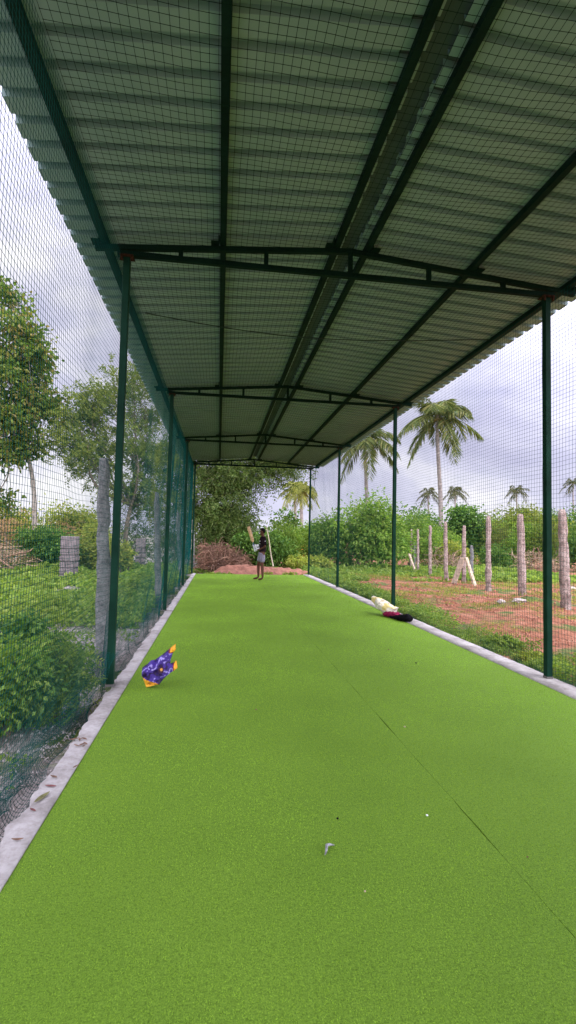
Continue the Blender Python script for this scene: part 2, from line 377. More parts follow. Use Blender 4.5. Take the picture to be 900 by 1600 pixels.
# roof sheets: trapezoidal ribs running down the slope, one every 21 cm
m, nt, b = nodes('roof sheet'); b.inputs['Roughness'].default_value = .55
n1 = noise_n(nt, 1.3, 5, .65); c = ramp(nt, n1, [(.3, (.20, .305, .305)), (.7, (.26, .365, .355))]); nt.links.new(c, b.inputs['Base Color']); M['roof'] = m
EAVE = 2.70
def roof(sgn):
    prof = []; y = YB-.1; p = .21
    while y < YE+.05:
        prof += [(y, 0), (y+.132, 0), (y+.140, .052), (y+.200, .052), (y+.208, 0)]; y += p
    prof.append((y, 0)); n = len(prof); V = []
    xs_ = [XC+sgn*q for q in np.linspace(.075, EAVE, 7)]
    for dz in (0, .0025):
        for (yy, zz) in prof:
            for x in xs_: V.append((x, yy, ztc(x)+.0885+zz+dz+.004*noise.noise((x*2, yy*1.4, 0))))
    k = len(xs_); F = []
    for j in range(n-1):
        for i in range(k-1):
            q = (j*k+i, j*k+i+1, (j+1)*k+i+1, (j+1)*k+i); o = n*k; F.append(q if sgn < 0 else q[::-1]); F.append(tuple(o+a for a in (q[::-1] if sgn < 0 else q)))
        for i in (0, k-1):
            q = (j*k+i, (j+1)*k+i, n*k+(j+1)*k+i, n*k+j*k+i); F.append(q)
    return rel(link('roof_sheet', mesh_np('roof_sheet', V, F), M['roof'], shed))
roof(-1); roof(1)
hw = .22; prof = [(XC-hw, ztc(XC+hw)+.137), (XC, ztc(XC)+.142), (XC+hw, ztc(XC+hw)+.137)]; prof += [(x, z+.003) for x, z in prof[::-1]]
V = [(x, y, z) for y in (YB-.1, YE+.05) for x, z in prof]; mb = MB(); mb.add(V, [(i, (i+1) % 6, 6+(i+1) % 6, 6+i) for i in range(6)]+[(0, 1, 4, 5), (1, 2, 3, 4), (6, 11, 10, 7), (7, 10, 9, 8)])
rel(mb.build('ridge_cap', M['ridge'], shed))

# ------------------------------------------------------------------ nets (every cord is geometry)
def wv(a, b, s): return np.sin(a*1.7+s)*.5+np.sin(a*3.9+b*1.1+s*2)*.3+np.sin(b*2.3+a*.6+s*3)*.35+np.sin(a*8.3+b*3.7+s)*.12
f_paths = [([(-.99, 4.70, .30), (-1.04, 4.55, .12), (-1.16, 4.25, -.10), (-1.26, 3.9, -.19), (-1.30, 3.5, -.20)], .16, 1), ([(-1.20, 3.5, -.20), (-1.26, 3.2, -.20), (-1.22, 2.9, -.20), (-1.28, 2.5, -.2), (-1.22, 2.1, -.2)], .12, 3), ([(-.99, 9.32, .32), (-1.06, 9.0, .08), (-1.18, 8.4, -.12), (-1.14, 7.6, -.18), (-1.2, 6.6, -.18), (-1.12, 5.6, -.16), (-1.0, 4.9, .0)], .18, 5)]
def net_mesh(name, G, r, mat, label, knots=None, cat='net', ntwist=3):
    """G: array (rows, cols, 3) of knot positions."""
    rows, cols = G.shape[:2]; Vs = []; Fs = []; off = 0
    for A in (G, np.swapaxes(G, 0, 1)):
        k, n = A.shape[:2]; T = norm(np.gradient(A, axis=1)); ref = np.array([.37, .21, .9]); X = norm(np.cross(T, ref)); Y = np.cross(T, X)
        a = np.arange(3)*2*PI/3+.4
        V = A[:, :, None, :]+r*(X[:, :, None, :]*np.cos(a)[None, None, :, None]+Y[:, :, None, :]*np.sin(a)[None, None, :, None])
        base = (np.arange(k)[:, None, None]*n+np.arange(n-1)[None, :, None])*3; j = np.arange(3)[None, None, :]; j2 = (j+1) % 3
        F = np.stack([base+j, base+j2, base+3+j2, base+3+j], -1).reshape(-1, 4)
        Vs.append(V.reshape(-1, 3)); Fs.append(F+off); off += V.size//3
    if knots:
        Pk = G.reshape(-1, 3); n = len(Pk); o = np.array([[1, 0, 0], [0, 1, 0], [-1, 0, 0], [0, -1, 0], [0, 0, 1], [0, 0, -1]])*knots
        V = (Pk[:, None, :]+o[None]).reshape(-1, 3); t = np.array([[0, 4, 2, 5], [1, 5, 3, 4], [0, 1, 2, 3]])
        F = (np.arange(n)[:, None, None]*6+t[None]).reshape(-1, 4); Vs.append(V); Fs.append(F+off)
    me = mesh_np(name, np.concatenate(Vs), np.concatenate(Fs)); return tag(link(name, me, mat), label, cat)
def side_net(x0, sgn, y0, cell_y, cell_z, amp, seed, label, r, floor):
    Yc = np.arange(y0, FR[-1]+.02, cell_y); nc = len(Yc)
    ph = np.abs(np.sin(PI*(Yc-Y1)/SP)); A = amp*(.12+.88*ph**.7)*(1+.25*np.sin(Yc*1.3+seed))
    t_up = np.arange(0, 3.30, cell_z); rows = []
    for t in t_up:                       # hanging part
        k = t/3.3; x = x0+sgn*(.010+.035*wv(Yc, np.full(nc, t), seed)*math.sin(PI*min(1, k*1.1))*.6+A*.10*k**3)
        z = 4.045-t+.030*wv(Yc*1.2, np.full(nc, t*.8), seed+4)*k+.02*(1-ph)*0
        rows.append(np.stack([x, Yc+.006*wv(Yc*2, np.full(nc, t*2), seed), z], 1))
    last = rows[-1]; nb_ = int(round((4.05-3.3+.35)/cell_z))
    p0 = last; fl = floor+.03+.02*wv(Yc*2, Yc*0, seed)
    p1 = np.stack([x0+sgn*A*.75, Yc, np.full(nc, .30)], 1); p2 = np.stack([x0+sgn*A*1.25, Yc, fl-.02], 1); p3 = np.stack([np.full(nc, x0-sgn*.0)+sgn*(.045+.03*wv(Yc*3, Yc*0, seed+1)), Yc, fl+.09], 1)
    for i in range(1, nb_+1):
        t = i/nb_; q = (1-t)**3*p0+3*t*(1-t)**2*p1+3*t*t*(1-t)*p2+t**3*p3
        q = q+np.stack([sgn*.025*wv(Yc*3, np.full(nc, t*4), seed+2)*t, .02*wv(Yc*4, np.full(nc, t*3), seed+5)*t, .030*wv(Yc*2.6, np.full(nc, t*3), seed+3)*np.sin(PI*t)], 1)
        rows.append(q)
    G = np.array(rows); G[:, :, 1] += .012*wv(G[:, :, 1]*3, G[:, :, 2]*1.5, seed+7)*.6
    return net_mesh('side_net', G, r, M['net'], label, knots=r*2.0)
lnet = side_net(-.985, -1, .75, .037, .040, .20, 1.0, 'teal green side net hanging along the left posts and bulging onto the ground', .0013, -.25)
side_net(3.462, 1, 2.6, .048, .046, .10, 5.0, 'green side net hanging along the right posts', .0015, -.12)
def fold(path, w, seed):                # gathered lower hem of the left net lying in loose folds
    path = np.array(path); n = 56; u = np.linspace(0, len(path)-1, n); C_ = np.stack([np.interp(u, np.arange(len(path)), path[:, k]) for k in range(3)], 1)
    for _ in range(3): C_[1:-1] = (C_[:-2]+C_[1:-1]*2+C_[2:])/4
    rows = []
    for k in range(9):
        t = k/8; rows.append(C_+np.stack([w*(t-.5)*1.2+.030*np.sin(u*3.1+k*2.4+seed), .03*np.sin(u*4.3+k*1.7), .05*abs(math.sin(k*1.35))*(.5+.5*np.sin(u*2.2+seed))+.012*np.sin(u*9+k*3)], 1))
    f = net_mesh('hem_fold', np.array(rows), .0012, M['net'], None, None, None); f.parent = lnet
for k in f_paths: fold(*k)
Yc = np.arange(.6, FR[-1], .052); Xc = np.arange(-.975, 3.455, .050)
gx, gy = np.meshgrid(Xc, Yc); ph = np.sin(PI*(gy-Y1)/SP)**2; cx_ = np.sin(PI*(gx-LX)/(RX-LX))
G = np.stack([gx+.006*wv(gx*3, gy*3, 2), gy+.010*wv(gy*2, gx*3, 4), 4.038-.06*ph*cx_-.015*(1+wv(gx*2, gy*1.5, 3))*ph*np.clip(cx_, 0, 1)], -1)
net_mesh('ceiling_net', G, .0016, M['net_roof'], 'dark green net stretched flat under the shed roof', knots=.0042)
t = np.linspace(0, 1, 30); mb = MB()
mb.tube(np.stack([LX+(RX-LX)*t, 5.95+.05*np.sin(t*5), 4.03-.13*np.sin(PI*t)], 1), .006, 6)
tag(mb.build('net_rope', M['rope'], None, True), 'dark support rope sagging across under the ceiling net between the first two trusses', 'rope')
# loose cord by the far right post
mb = MB(); a = at(494, 729, 18.6); mb.tube([a, a+Vector((-.03, 0, -.4)), a+Vector((-.06, 0, -.75))], .008, 5)
tag(mb.build('tie_cord', M['rope'], None, True), 'loose dark cord hanging from the roof corner beside the farthest right post', 'cord')

# ------------------------------------------------------------------ granite posts, planks, pillars
def granite(name='granite'):
    m, nt, b = nodes(name); b.inputs['Roughness'].default_value = .95
    n1 = noise_n(nt, 5, 6, .75); n2 = noise_n(nt, 45, 4, .7)
    return m, nt, b, n1, n2
m, nt, b, n1, n2 = granite('weathered granite'); c = ramp(nt, n1, [(.36, (.15, .10, .085)), (.5, (.36, .265, .225)), (.66, (.52, .43, .38))]); d = ramp(nt, n2, [(.36, (.42, .38, .36)), (.58, (1.1, 1.1, 1.1))])
nt.links.new(mixc(nt, 1, c, d, 'MULTIPLY'), b.inputs['Base Color']); bump(nt, b, n2, .8, .02); M['granite'] = m
m, nt, b, n1, n2 = granite('grey granite'); c = ramp(nt, n1, [(.36, (.085, .080, .076)), (.5, (.18, .172, .165)), (.66, (.27, .26, .25))]); d = ramp(nt, n2, [(.3, (.55, .55, .55)), (.55, (1.05, 1.05, 1.05))])
nt.links.new(mixc(nt, 1, c, d, 'MULTIPLY'), b.inputs['Base Color']); bump(nt, b, n2, .9, .02); M['granite_grey'] = m
def stone_post(base, top, w, mat, label, group, seed, amp=.028, cat='stone post'):
    base = Vector(base); top = Vector(top); n = 26; K = 12; V = []; ax = (top-base); 
    for i in range(n):
        t = i/(n-1); c = base-Vector((0, 0, .1))*(1-t)+ax*t; tw = w*(1.0-.22*t)*(1+.10*noise.noise((t*5, seed, 0)))
        if i == n-1: tw *= .62
        if i == n-2: tw *= .92
        for k in range(K):
            a = 2*PI*k/K; ca, sa = math.cos(a), math.sin(a); q = (abs(ca)**5+abs(sa)**5)**(-.2)
            r = tw/2*q+amp*noise.noise((ca*1.5+seed*3, sa*1.5, t*9*ax.length/2))+amp*.6*noise.noise((ca*3+seed, sa*3, t*30))
            V.append((c.x-base.x+ca*r, c.y-base.y+sa*r, c.z-base.z))
    F = [(i*K+k, i*K+(k+1) % K, (i+1)*K+(k+1) % K, (i+1)*K+k) for i in range(n-1) for k in range(K)]
    o_ = (n-1)*K; F += [(o_, o_+k, o_+k+1, o_+k+2) for k in range(1, K-2, 2)]
    me = mesh_np('stone_post', V, F); o = link('stone_post', me, mat, None, True); o.location = base
    return tag(o, label, cat, group)
GL = 'granite posts of the left boundary'; GR = 'granite posts of the right fence'
def post_px(x, py_b, py_t, z, w, mat, label, group, seed, xt=None):
    b_ = onz(x, py_b, z); t_ = at(x if xt is None else xt, py_t, b_.y); b_.z = gz(b_.x, b_.y); return stone_post(b_, t_, w, mat, label, group, seed)
post_px(160, 1062, 716, -.25, .15, M['granite_grey'], 'tall thick grey stone post right beside the nearest left shed post', GL, 1, 163)
post_px(248, 950, 769, -.25, .14, M['granite_grey'], 'grey stone post beside the second left shed post, behind the teal net', GL, 2, 245)
post_px(282, 908, 801, -.25, .13, M['granite_grey'], 'slim grey stone post beside the third left shed post, farthest on the left', GL, 3, 278)
post_px(304, 893, 812, -.25, .10, M['granite_grey'], 'thin weathered stone post just outside the far left corner of the lane', GL, 4, 301)
for i, (x, pb, pt, w, xt, lab) in enumerate([
    (885, 958, 796, .19, 878, 'knobbly granite post right of the nearest right shed post, largest in the fence'),
    (816, 940, 803, .18, 813, 'granite post behind the pale stones on the red mound'),
    (763, 925, 806, .15, 763, 'granite post standing in red earth right of the leaning plank pair'),
    (725, 912, 821, .145, 725, 'granite post flanked by two leaning planks'),
    (697, 907, 815, .145, 696, 'granite post under the tall coconut palm trunk, left of the plank pair'),
    (672, 901, 821, .125, 672, 'granite post between the tall palm trunk and the pair of thin posts'),
    (653, 896, 827, .115, 653, 'thin granite post just right of the single leaning pale plank'),
    (641, 891, 827, .115, 643, 'thin granite post behind the single leaning pale plank, farthest in the fence')]):
    post_px(x, pb, pt, -.1, w, M['granite'], lab, GR, 20+i, xt)
post_px(737, 905, 852, -.1, .14, M['granite_grey'], 'short grey stone stub behind the leaning plank pair', GR, 41)
post_px(647, 891, 848, -.1, .14, M['granite_grey'], 'short grey stone stub between the two thin granite posts', GR, 42)
def plank(x0, y0, x1, y1, Y0, w, mat, label):
    a = at(x0, y0, Y0); c_ = at(x1, y1, Y0+.25); a.z = max(a.z, gz(a.x, a.y)-.05); mb = MB(); mb.bar(a, c_, w, .06)
    return tag(mb.build('plank', mat, None, bevel=.008), label, 'plank', 'planks leaning on the granite posts')
plank(743, 923, 728, 871, 15.4, .20, M['wood'], 'pale plank leaning from the right against the granite post')
plank(709, 912, 723, 871, 16.2, .19, M['wood_dark'], 'dark plank leaning from the left against the granite post')
plank(650, 896, 639, 865, 21.2, .13, M['wood'], 'single pale plank leaning on the thin farthest fence posts')
def pillar(px, pyb, pyt, Y, w, lab, seed):
    b_ = at(px, pyb, Y); b_.z = gz(b_.x, b_.y)-.02; h = at(px, pyt, Y).z-b_.z
    root = thing('masonry_pillar', b_, lab, 'pillar', 'masonry pillars in the left field'); rg = random.Random(seed)
    mb = MB(); mb.box((0, 0, h*.36), (w*.93, w*.93, h*.72)); mb.build('mortar_core', M['mortar'], root)
    mb = MB(); k = 5; ch = h*.72/k
    for i in range(k):
        x = -w/2
        while x < w/2-.03:
            bw = min(rg.uniform(.18, .32), w/2-x)
            for yy in (-1, 1): mb.box((x+bw/2, yy*(w/2-.05)+rg.uniform(-.02, .02), i*ch+ch/2), (bw-.03, .14, ch-.05))
            for xx in (-1, 1): mb.box((xx*(w/2-.05)+rg.uniform(-.01, .01), x+bw/2, i*ch+ch/2), (.13, bw-.04, ch-.06))
            x += bw
    mb.build('stone_courses', M['brick'], root, bevel=.02)
    mb = MB(); mb.box((0, 0, h*.86), (w*1.02, w*1.02, h*.28)); mb.build('plaster_cap', M['brick'], root, bevel=.03)
pillar(108, 887, 838, 18.6, .50, 'low pinkish masonry pillar with a plastered top standing in the left weeds', 3)
pillar(219, 878, 841, 22.5, .38, 'faint grey masonry pillar in the weeds behind the left teal net', 4)
for (x, y, s, lab) in ((783, 944, .10, 'flat pale stone lying on the red mound, left of the longer slab'), (812, 946, .17, 'long pale stone slab on the red mound in front of a granite post'), (893, 917, .16, 'pale stone block lying beside the nearest granite post')):
    p = onz(x, y, -.02); mb = MB(); bm = bmesh.new(); bmesh.ops.create_icosphere(bm, subdivisions=3, radius=1)
    for v in bm.verts:
        c_ = v.co.copy(); v.co = Vector((c_.x*s, c_.y*s*.6, c_.z*.06))*(1+.35*noise.noise(c_*1.6+Vector((x, 0, 0))))
    me = bpy.data.meshes.new('stone'); bm.to_mesh(me); bm.free(); o = link('stone', me, M['white_stone']); o.location = (p.x, p.y, gz(p.x, p.y)+.03); tag(o, lab, 'stone', 'pale stones on the red earth')

# ------------------------------------------------------------------ vegetation: trees
b0 = at(60, 850, 22.5); g0 = (b0.x, b0.y, gz(b0.x, b0.y))
def lobes_px(base, specs):
    out = []
    for (px, py, Y, rx, ry, rz, n) in specs:
        q = at(px, py, Y)-Vector(base); out.append((q.x, q.y, q.z, rx, ry, rz, n))
    return out
fk = at(42, 705, 22.5)-Vector(g0)
tree('broadleaf_tree', 'broad leaved tree on a thin pale trunk at the far left edge', 'tree', g0, fk.z, lobes_px(g0, [
    (12, 470, 22.8, 0.72, 0.80, 0.67, 6), (22, 520, 22.1, 1.28, 1.28, 0.72, 14), (38, 560, 22.5, 1.20, 1.28, 0.72, 14), (8, 590, 21.8, 1.44, 1.44, 0.96, 16), (30, 640, 22.5, 1.60, 1.60, 0.96, 18), (66, 628, 22.8, 0.88, 1.12, 0.48, 8),
    (5, 680, 22.0, 1.44, 1.44, 1.12, 19), (-40, 600, 22.5, 1.76, 1.76, 1.92, 22), (-60, 520, 23.2, 1.60, 1.60, 1.60, 13), (-70, 700, 22.5, 1.60, 1.60, 1.28, 13), (30, 700, 22.5, 0.96, 0.96, 0.48, 7), (-10, 775, 22.5, 0.64, 0.80, 0.40, 4)]),
    L['broad'], M['bark_pale'], None, r0=.12, leaf=(.235, .65), per=66, clr=.46, shell=.3, seed=11, lean=(fk.x, fk.y), droop=.25)
b1 = at(196, 880, 23); g1 = (b1.x, b1.y, gz(b1.x, b1.y)); fk = at(205, 790, 23)-Vector(g1)
tree('feathery_tree', 'feathery light green tree seen on both sides of the nearest left shed post', 'tree', g1, fk.z, lobes_px(g1, [
    (140, 640, 22.9, 1.08, 1.20, 0.60, 18), (165, 625, 23.6, 0.96, 1.20, 0.54, 14), (115, 660, 22.5, 0.90, 1.08, 0.48, 12), (130, 705, 22.5, 1.08, 1.20, 0.60, 15), (105, 690, 22.5, 0.72, 0.96, 0.42, 8), (160, 690, 23.1, 0.84, 1.20, 0.72, 14),
    (210, 600, 23.6, 0.96, 1.20, 0.60, 17), (225, 650, 23.6, 1.08, 1.20, 0.84, 20), (205, 690, 22.9, 1.08, 1.20, 0.72, 16), (240, 720, 23.6, 1.08, 1.20, 0.72, 18), (150, 730, 22.5, 0.96, 1.08, 0.42, 9), (195, 760, 23.1, 1.08, 1.20, 0.60, 12), (230, 780, 23.6, 1.08, 1.08, 0.72, 14)]),
    L['feather'], M['bark'], None, r0=.13, leaf=(.15, .42), per=160, clr=.58, kind='feather', seed=5, lean=(fk.x, fk.y), droop=.1)
b2 = at(322, 860, 27); g2 = (b2.x, b2.y, gz(b2.x, b2.y)); fk = at(338, 770, 27)-Vector(g2)
tree('tamarind_tree', 'big spreading feathery tree beyond the far end of the lane', 'tree', g2, fk.z, lobes_px(g2, [
    (330, 690, 27, 1.7, 1.6, .8, 26), (390, 690, 27, 1.7, 1.6, .8, 26), (440, 705, 26.5, 1.1, 1.3, .6, 17), (405, 728, 26, 1.0, 1.2, .3, 14), (360, 735, 26, 1.3, 1.4, .6, 24), (310, 735, 26.5, 1.2, 1.3, .8, 22), (345, 755, 25.5, 1.2, 1.2, .5, 14),
    (362, 765, 26, .7, 1, .35, 7), (325, 790, 26, 1.0, 1.1, .7, 22), (345, 800, 25.5, .9, 1.1, .6, 22), (370, 802, 25.5, .5, 1, .4, 10), (340, 830, 25.5, 1.2, 1.1, .6, 24), (370, 832, 25.5, .8, 1, .6, 16), (275, 760, 27, 1.2, 1.2, 1.0, 16), (265, 700, 27, 1.2, 1.2, .9, 14), (450, 720, 26.5, .7, .9, .2, 9), (428, 738, 26.5, .6, .9, .16, 7)]),
    L['far'], M['bark'], None, r0=.17, leaf=(.15, .42), per=250, clr=.95, kind='feather', seed=9, lean=(fk.x, fk.y), droop=.35)
b3 = at(447, 875, 30); g3 = (b3.x, b3.y, -.2); fk = at(446, 835, 30)-Vector(g3)
tree('sapling', 'thin sapling with large round leaves against the sky behind the boy', 'tree', g3, fk.z, lobes_px(g3, [(432, 818, 30, .4, .4, .3, 5), (445, 806, 30, .5, .4, .25, 8), (458, 815, 30, .4, .4, .3, 6), (448, 826, 30, .6, .5, .25, 8)]),
    L['dark'], M['bark_pale'], None, r0=.05, leaf=(.22, .7), per=13, clr=.4, seed=4, lean=(fk.x, fk.y))

# ------------------------------------------------------------------ palms
def palm(px, pyc, Y, pyb, Rf, nf, mat, label, r0, lean=0, seed=1, full=True, xb=None, coco=True):
    rg = np.random.default_rng(seed); c = at(px, pyc, Y); xb = px if xb is None else xb; b_ = at(xb, pyb, Y); b_.z = -.25
    root = thing('coconut_palm', b_, label, 'palm tree', 'coconut palms on the horizon'); top = c-b_; n = 26
    t = np.linspace(0, 1, n); P = np.stack([top.x*(t**.7)+.12*np.sin(t*5), top.y*t, top.z*t], 1)
    rad = r0*(1.0-.4*t)*(1+.10*(np.arange(n) % 2)); rad[0] *= 1.5; rad[1] *= 1.2
    mb = MB(); mb.tube(P, rad, 9); mb.build('trunk', M['palm_bark'], root, True)
    crown = []
    for i in range(nf):
        az = i*2.399+rg.uniform(-.2, .2); el = 1.30-2.1*(i/nf)+rg.uniform(-.12, .12); ln = Rf*rg.uniform(.85, 1.1); k = 16
        tt = np.linspace(0, 1, k); d0 = np.array([math.cos(az)*math.cos(el), math.sin(az)*math.cos(el), math.sin(el)])
        drop = (.34+.42*rg.random()+.12*max(0, el))*ln
        Pr = np.array(top)+d0*tt[:, None]*ln*(1-.12*tt[:, None]**2)-np.array([0, 0, 1])*(tt[:, None]**2.1)*drop
        v, f = tube_arrays(Pr, np.linspace(.035, .008, k)*Rf/2.6, 4)
        nl = 58 if full else 26; s = rg.uniform(.10, 1, nl*2); s.sort(); ix = s*(k-1); i0 = np.clip(ix.astype(int), 0, k-2); w = (ix-i0)[:, None]
        Pl = Pr[i0]*(1-w)+Pr[i0+1]*w; Tn = norm(Pr[i0+1]-Pr[i0]); sd = norm(np.cross(Tn, np.array([0, 0, 1.0])+1e-3)); sg = np.where(np.arange(nl*2) % 2 == 0, 1, -1)[:, None]
        dr = rg.uniform(.35, .95, (nl*2, 1)); Dl = sd*sg*(1-.35*dr)+Tn*.55-np.array([0, 0, 1])*dr
        LL = Rf*.34*np.sin(PI*np.clip(s*.86+.12, 0, 1))**.6*rg.uniform(.8, 1.1, nl*2)
        V2, F2 = leaf_arrays(Pl, Dl, LL, LL*.065+.012, .1, rg)
        V3 = np.concatenate([v, V2]); F3 = np.concatenate([np.concatenate([f[:, [0, 1, 2]], f[:, [0, 2, 3]]]), F2+len(v)])
        if full: link('frond', mesh_np('frond', V3, F3), mat, root)
        else: crown.append((V3, F3))
    if not full:
        off = 0; VV = []; FF = []
        for v, f in crown: VV.append(v); FF.append(f+off); off += len(v)
        link('crown', mesh_np('crown', np.concatenate(VV), np.concatenate(FF)), mat, root)
    if full and coco:
        mb = MB()
        for k in range(9):
            a = k*2.4; q = np.array(top)+np.array([math.cos(a)*.30, math.sin(a)*.30, -.30-.14*(k % 3)]); mb.tube([q+np.array([0, 0, .13]), q+np.array([0, 0, .09]), q, q-np.array([0, 0, .09]), q-np.array([0, 0, .13])], [.03, .10, .13, .10, .03], 7)
        mb.build('coconuts', plain('coconuts', (.24, .17, .05), .6), root, True)
    return root
palm(685, 648, 38, 850, 4.0, 18, L['palm'], 'tallest coconut palm with full drooping crown beyond the granite posts', .20, seed=3, xb=689)
palm(573, 684, 42, 850, 3.9, 16, L['palm'], 'coconut palm rising behind the big round bush, crown partly hidden by the roof', .19, seed=8, xb=571)
palm(473, 765, 55, 858, 2.6, 17, L['palm_yellow'], 'yellowing coconut palm on a curved pale trunk seen beside the far right post', .24, seed=12, xb=466)
palm(462, 762, 60, 850, 2.6, 15, L['palm_yellow'], 'yellowing coconut palm on a straight thin trunk behind the curved one', .20, seed=17, xb=461)
palm(670, 771, 85, 840, 2.9, 15, L['palm_dark'], 'small distant coconut palm left of the tall palm trunk', .17, seed=21, full=False)
palm(712, 768, 82, 840, 2.9, 15, L['palm_dark'], 'small distant coconut palm above the dark round tree', .17, seed=25, full=False)
palm(808, 766, 85, 845, 2.9, 15, L['palm_dark'], 'small distant coconut palm above the granite post on the mound', .17, seed=29, full=False)
palm(896, 755, 90, 845, 2.9, 15, L['palm_dark'], 'small distant coconut palm at the far right edge', .17, seed=33, full=False)

# ------------------------------------------------------------------ bushes
BR, DK, YL, FE, DB = L['bright'], L['dark'], L['yellow'], L['feather'], L['drybush']
B = bush
B('big round bright green bush with several stems under the second palm', 572, 890, 24, 3.4, 4.1, BR, 9, 17, seed=51, leaf=(.20, .5), per=60)
B('bushy green thicket left of the big round bush, behind the far right posts', 508, 882, 25, 2.3, 3.0, BR, 7, 14, seed=52, per=80)
B('lower green bush filling the gap right of the big round bush', 640, 885, 27, 2.6, 3.2, BR, 7, 14, seed=53, per=75)
B('dense dark round tree crown beyond the plank pair', 728, 870, 31, 3.2, 3.9, DK, 8, 16, seed=54, leaf=(.26, .55), per=60)
B('mid green bush behind the pair of thin granite posts', 683, 878, 29, 2.6, 3.0, BR, 7, 13, seed=55, per=70)
B('grey green feathery thicket right of the dark round tree', 783, 872, 29, 2.6, 3.3, FE, 7, 10, seed=56, kind='feather', leaf=(.11, .3), per=110, clr=.6)
B('bright green thicket behind the granite post on the mound', 828, 872, 28, 2.6, 3.1, BR, 7, 13, seed=57, per=70)
B('tall yellowish green thicket behind the nearest right shed post', 868, 870, 27, 2.8, 3.4, FE, 7, 10, seed=58, kind='feather', leaf=(.11, .32), per=120, clr=.6)
B('dark leafy bush at the right edge behind the knobbly granite post', 912, 868, 25, 2.4, 2.9, DK, 6, 13, seed=59, per=75)
B('small light green bush low between dark round tree and granite posts', 705, 885, 27, 2.0, 1.7, YL, 5, 10, seed=60, per=60)
B('low olive bush in front of the grey green thicket', 775, 880, 26, 2.0, 1.6, DK, 5, 9, seed=61, per=60)
B('distant yellow green bush on the horizon at right of the post on the mound', 850, 850, 42, 5.5, 5.2, YL, 6, 12, seed=62, leaf=(.28, .5), per=60)
B('bright leafy bush just right of the boy', 446, 880, 27, 2.4, 2.7, BR, 7, 13, seed=63, per=75)
B('darker green bush right behind the boy', 412, 884, 23.5, 2.0, 2.1, DK, 6, 13, seed=64, per=75, leaf=(.15, .6))
B('light green bush under the two yellowing palms', 470, 868, 36, 3.8, 3.0, BR, 7, 12, seed=65, leaf=(.18, .5), per=70)
B('low pale green creeper clump at the foot of the far right post', 478, 892, 23, 2.6, .8, YL, 5, 11, seed=66, per=65, leaf=(.13, .6))
B('dark green shrub left of the boy beside the brushwood', 383, 884, 23.5, 1.5, 1.7, DK, 5, 12, seed=67, per=75, leaf=(.16, .6))
B('olive shrub above the brushwood heap', 318, 878, 24.5, 2.0, 2.4, L['far'], 6, 10, seed=68, per=100, kind='feather', leaf=(.10, .34), clr=.5)
B('small yellow and red leaved croton beside the far right post', 476, 868, 30, .9, 1.2, L['croton'], 4, 6, seed=69, per=40, leaf=(.16, .5))
for k_, (px_, w_, h_, mt_, lab_) in enumerate(((655, 6.5, 4.7, DK, 'far dark green treetops on the horizon left of the tall palm trunk'), (765, 7, 4.6, BR, 'far green treetops on the horizon right of the dark round tree'), (815, 6, 4.8, FE, 'far pale treetops under the small palm above the mound post'), (895, 7, 5.4, DK, 'far dark treetops on the horizon at the right edge'))):
    B(lab_, px_, 860, 41, w_, h_, mt_, 8, 13, seed=90+k_, leaf=(.30, .5), per=60)
# left field
B('bright yellow green bush along the left skyline, at the picture edge', 8, 880, 26, 3.6, 3.2, YL, 7, 13, seed=70, leaf=(.18, .5), per=70)
B('yellow green bush on the left skyline above the masonry pillar', 120, 872, 29, 4.2, 3.5, YL, 7, 13, seed=71, leaf=(.18, .5), per=70)
B('dry brown thicket with pinkish twigs at the left edge', 5, 892, 21, 2.4, 2.4, DB, 6, 9, seed=72, kind='feather', leaf=(.10, .3), per=80, clr=.5)
B('dark green bush between the dry thicket and the masonry pillar', 62, 890, 21, 2.5, 1.9, DK, 6, 13, seed=73, per=75)
B('brownish dry thicket above the masonry pillar', 92, 880, 25.5, 2.4, 2.7, DB, 6, 8, seed=74, kind='feather', leaf=(.10, .3), per=80, clr=.5)
B('light yellow green shrub right of the masonry pillar', 140, 886, 22, 1.5, 2.2, YL, 6, 12, seed=75, per=70)
B('olive thicket behind the second grey stone post', 200, 882, 24, 3.0, 3.0, L['far'], 7, 10, seed=76, kind='feather', leaf=(.11, .34), per=110, clr=.6)
B('green thicket behind the third left shed post', 262, 880, 24, 2.2, 3.2, L['far'], 6, 10, seed=77, kind='feather', leaf=(.11, .34), per=110, clr=.6)
B('yellow flowered shrub just right of the nearest stone post', 192, 884, 20, 1.0, 1.6, YL, 4, 9, seed=78, per=50)
B('bushy weed clump with broad leaves at the left edge outside the net', 12, 1095, 4.45, .8, .72, BR, 7, 14, seed=79, per=55, clr=.15, leaf=(.06, .6), name='weed_clump', cat='plant')
B('feathery bright green weed clump leaning on the left net near the first post', 92, 1098, 4.75, .52, .66, L['weed'], 7, 20, seed=80, kind='feather', leaf=(.05, .22), per=110, clr=.17, name='weed_clump', cat='plant')
B('low leafy weeds between the stone post and weed clumps', 60, 1000, 6.3, 1.3, .5, BR, 5, 10, seed=81, per=45, leaf=(.07, .6), name='weed_clump', cat='plant')
B('dark green weeds at the left edge beside the gravel strip', 10, 1000, 6.0, .9, .7, DK, 5, 10, seed=82, per=45, leaf=(.08, .6), name='weed_clump', cat='plant')
B('green weeds along the right kerb beyond the pale plastic bag', 785, 1008, 6.6, .5, .17, L['weed'], 5, 10, seed=83, per=40, leaf=(.06, .5), name='weed_clump', cat='plant', d=.5)
B('yellow green weeds along the right kerb near the nearest right post', 835, 1035, 5.8, .4, .13, YL, 5, 10, seed=84, per=45, leaf=(.045, .6), name='weed_clump', cat='plant', d=.4)

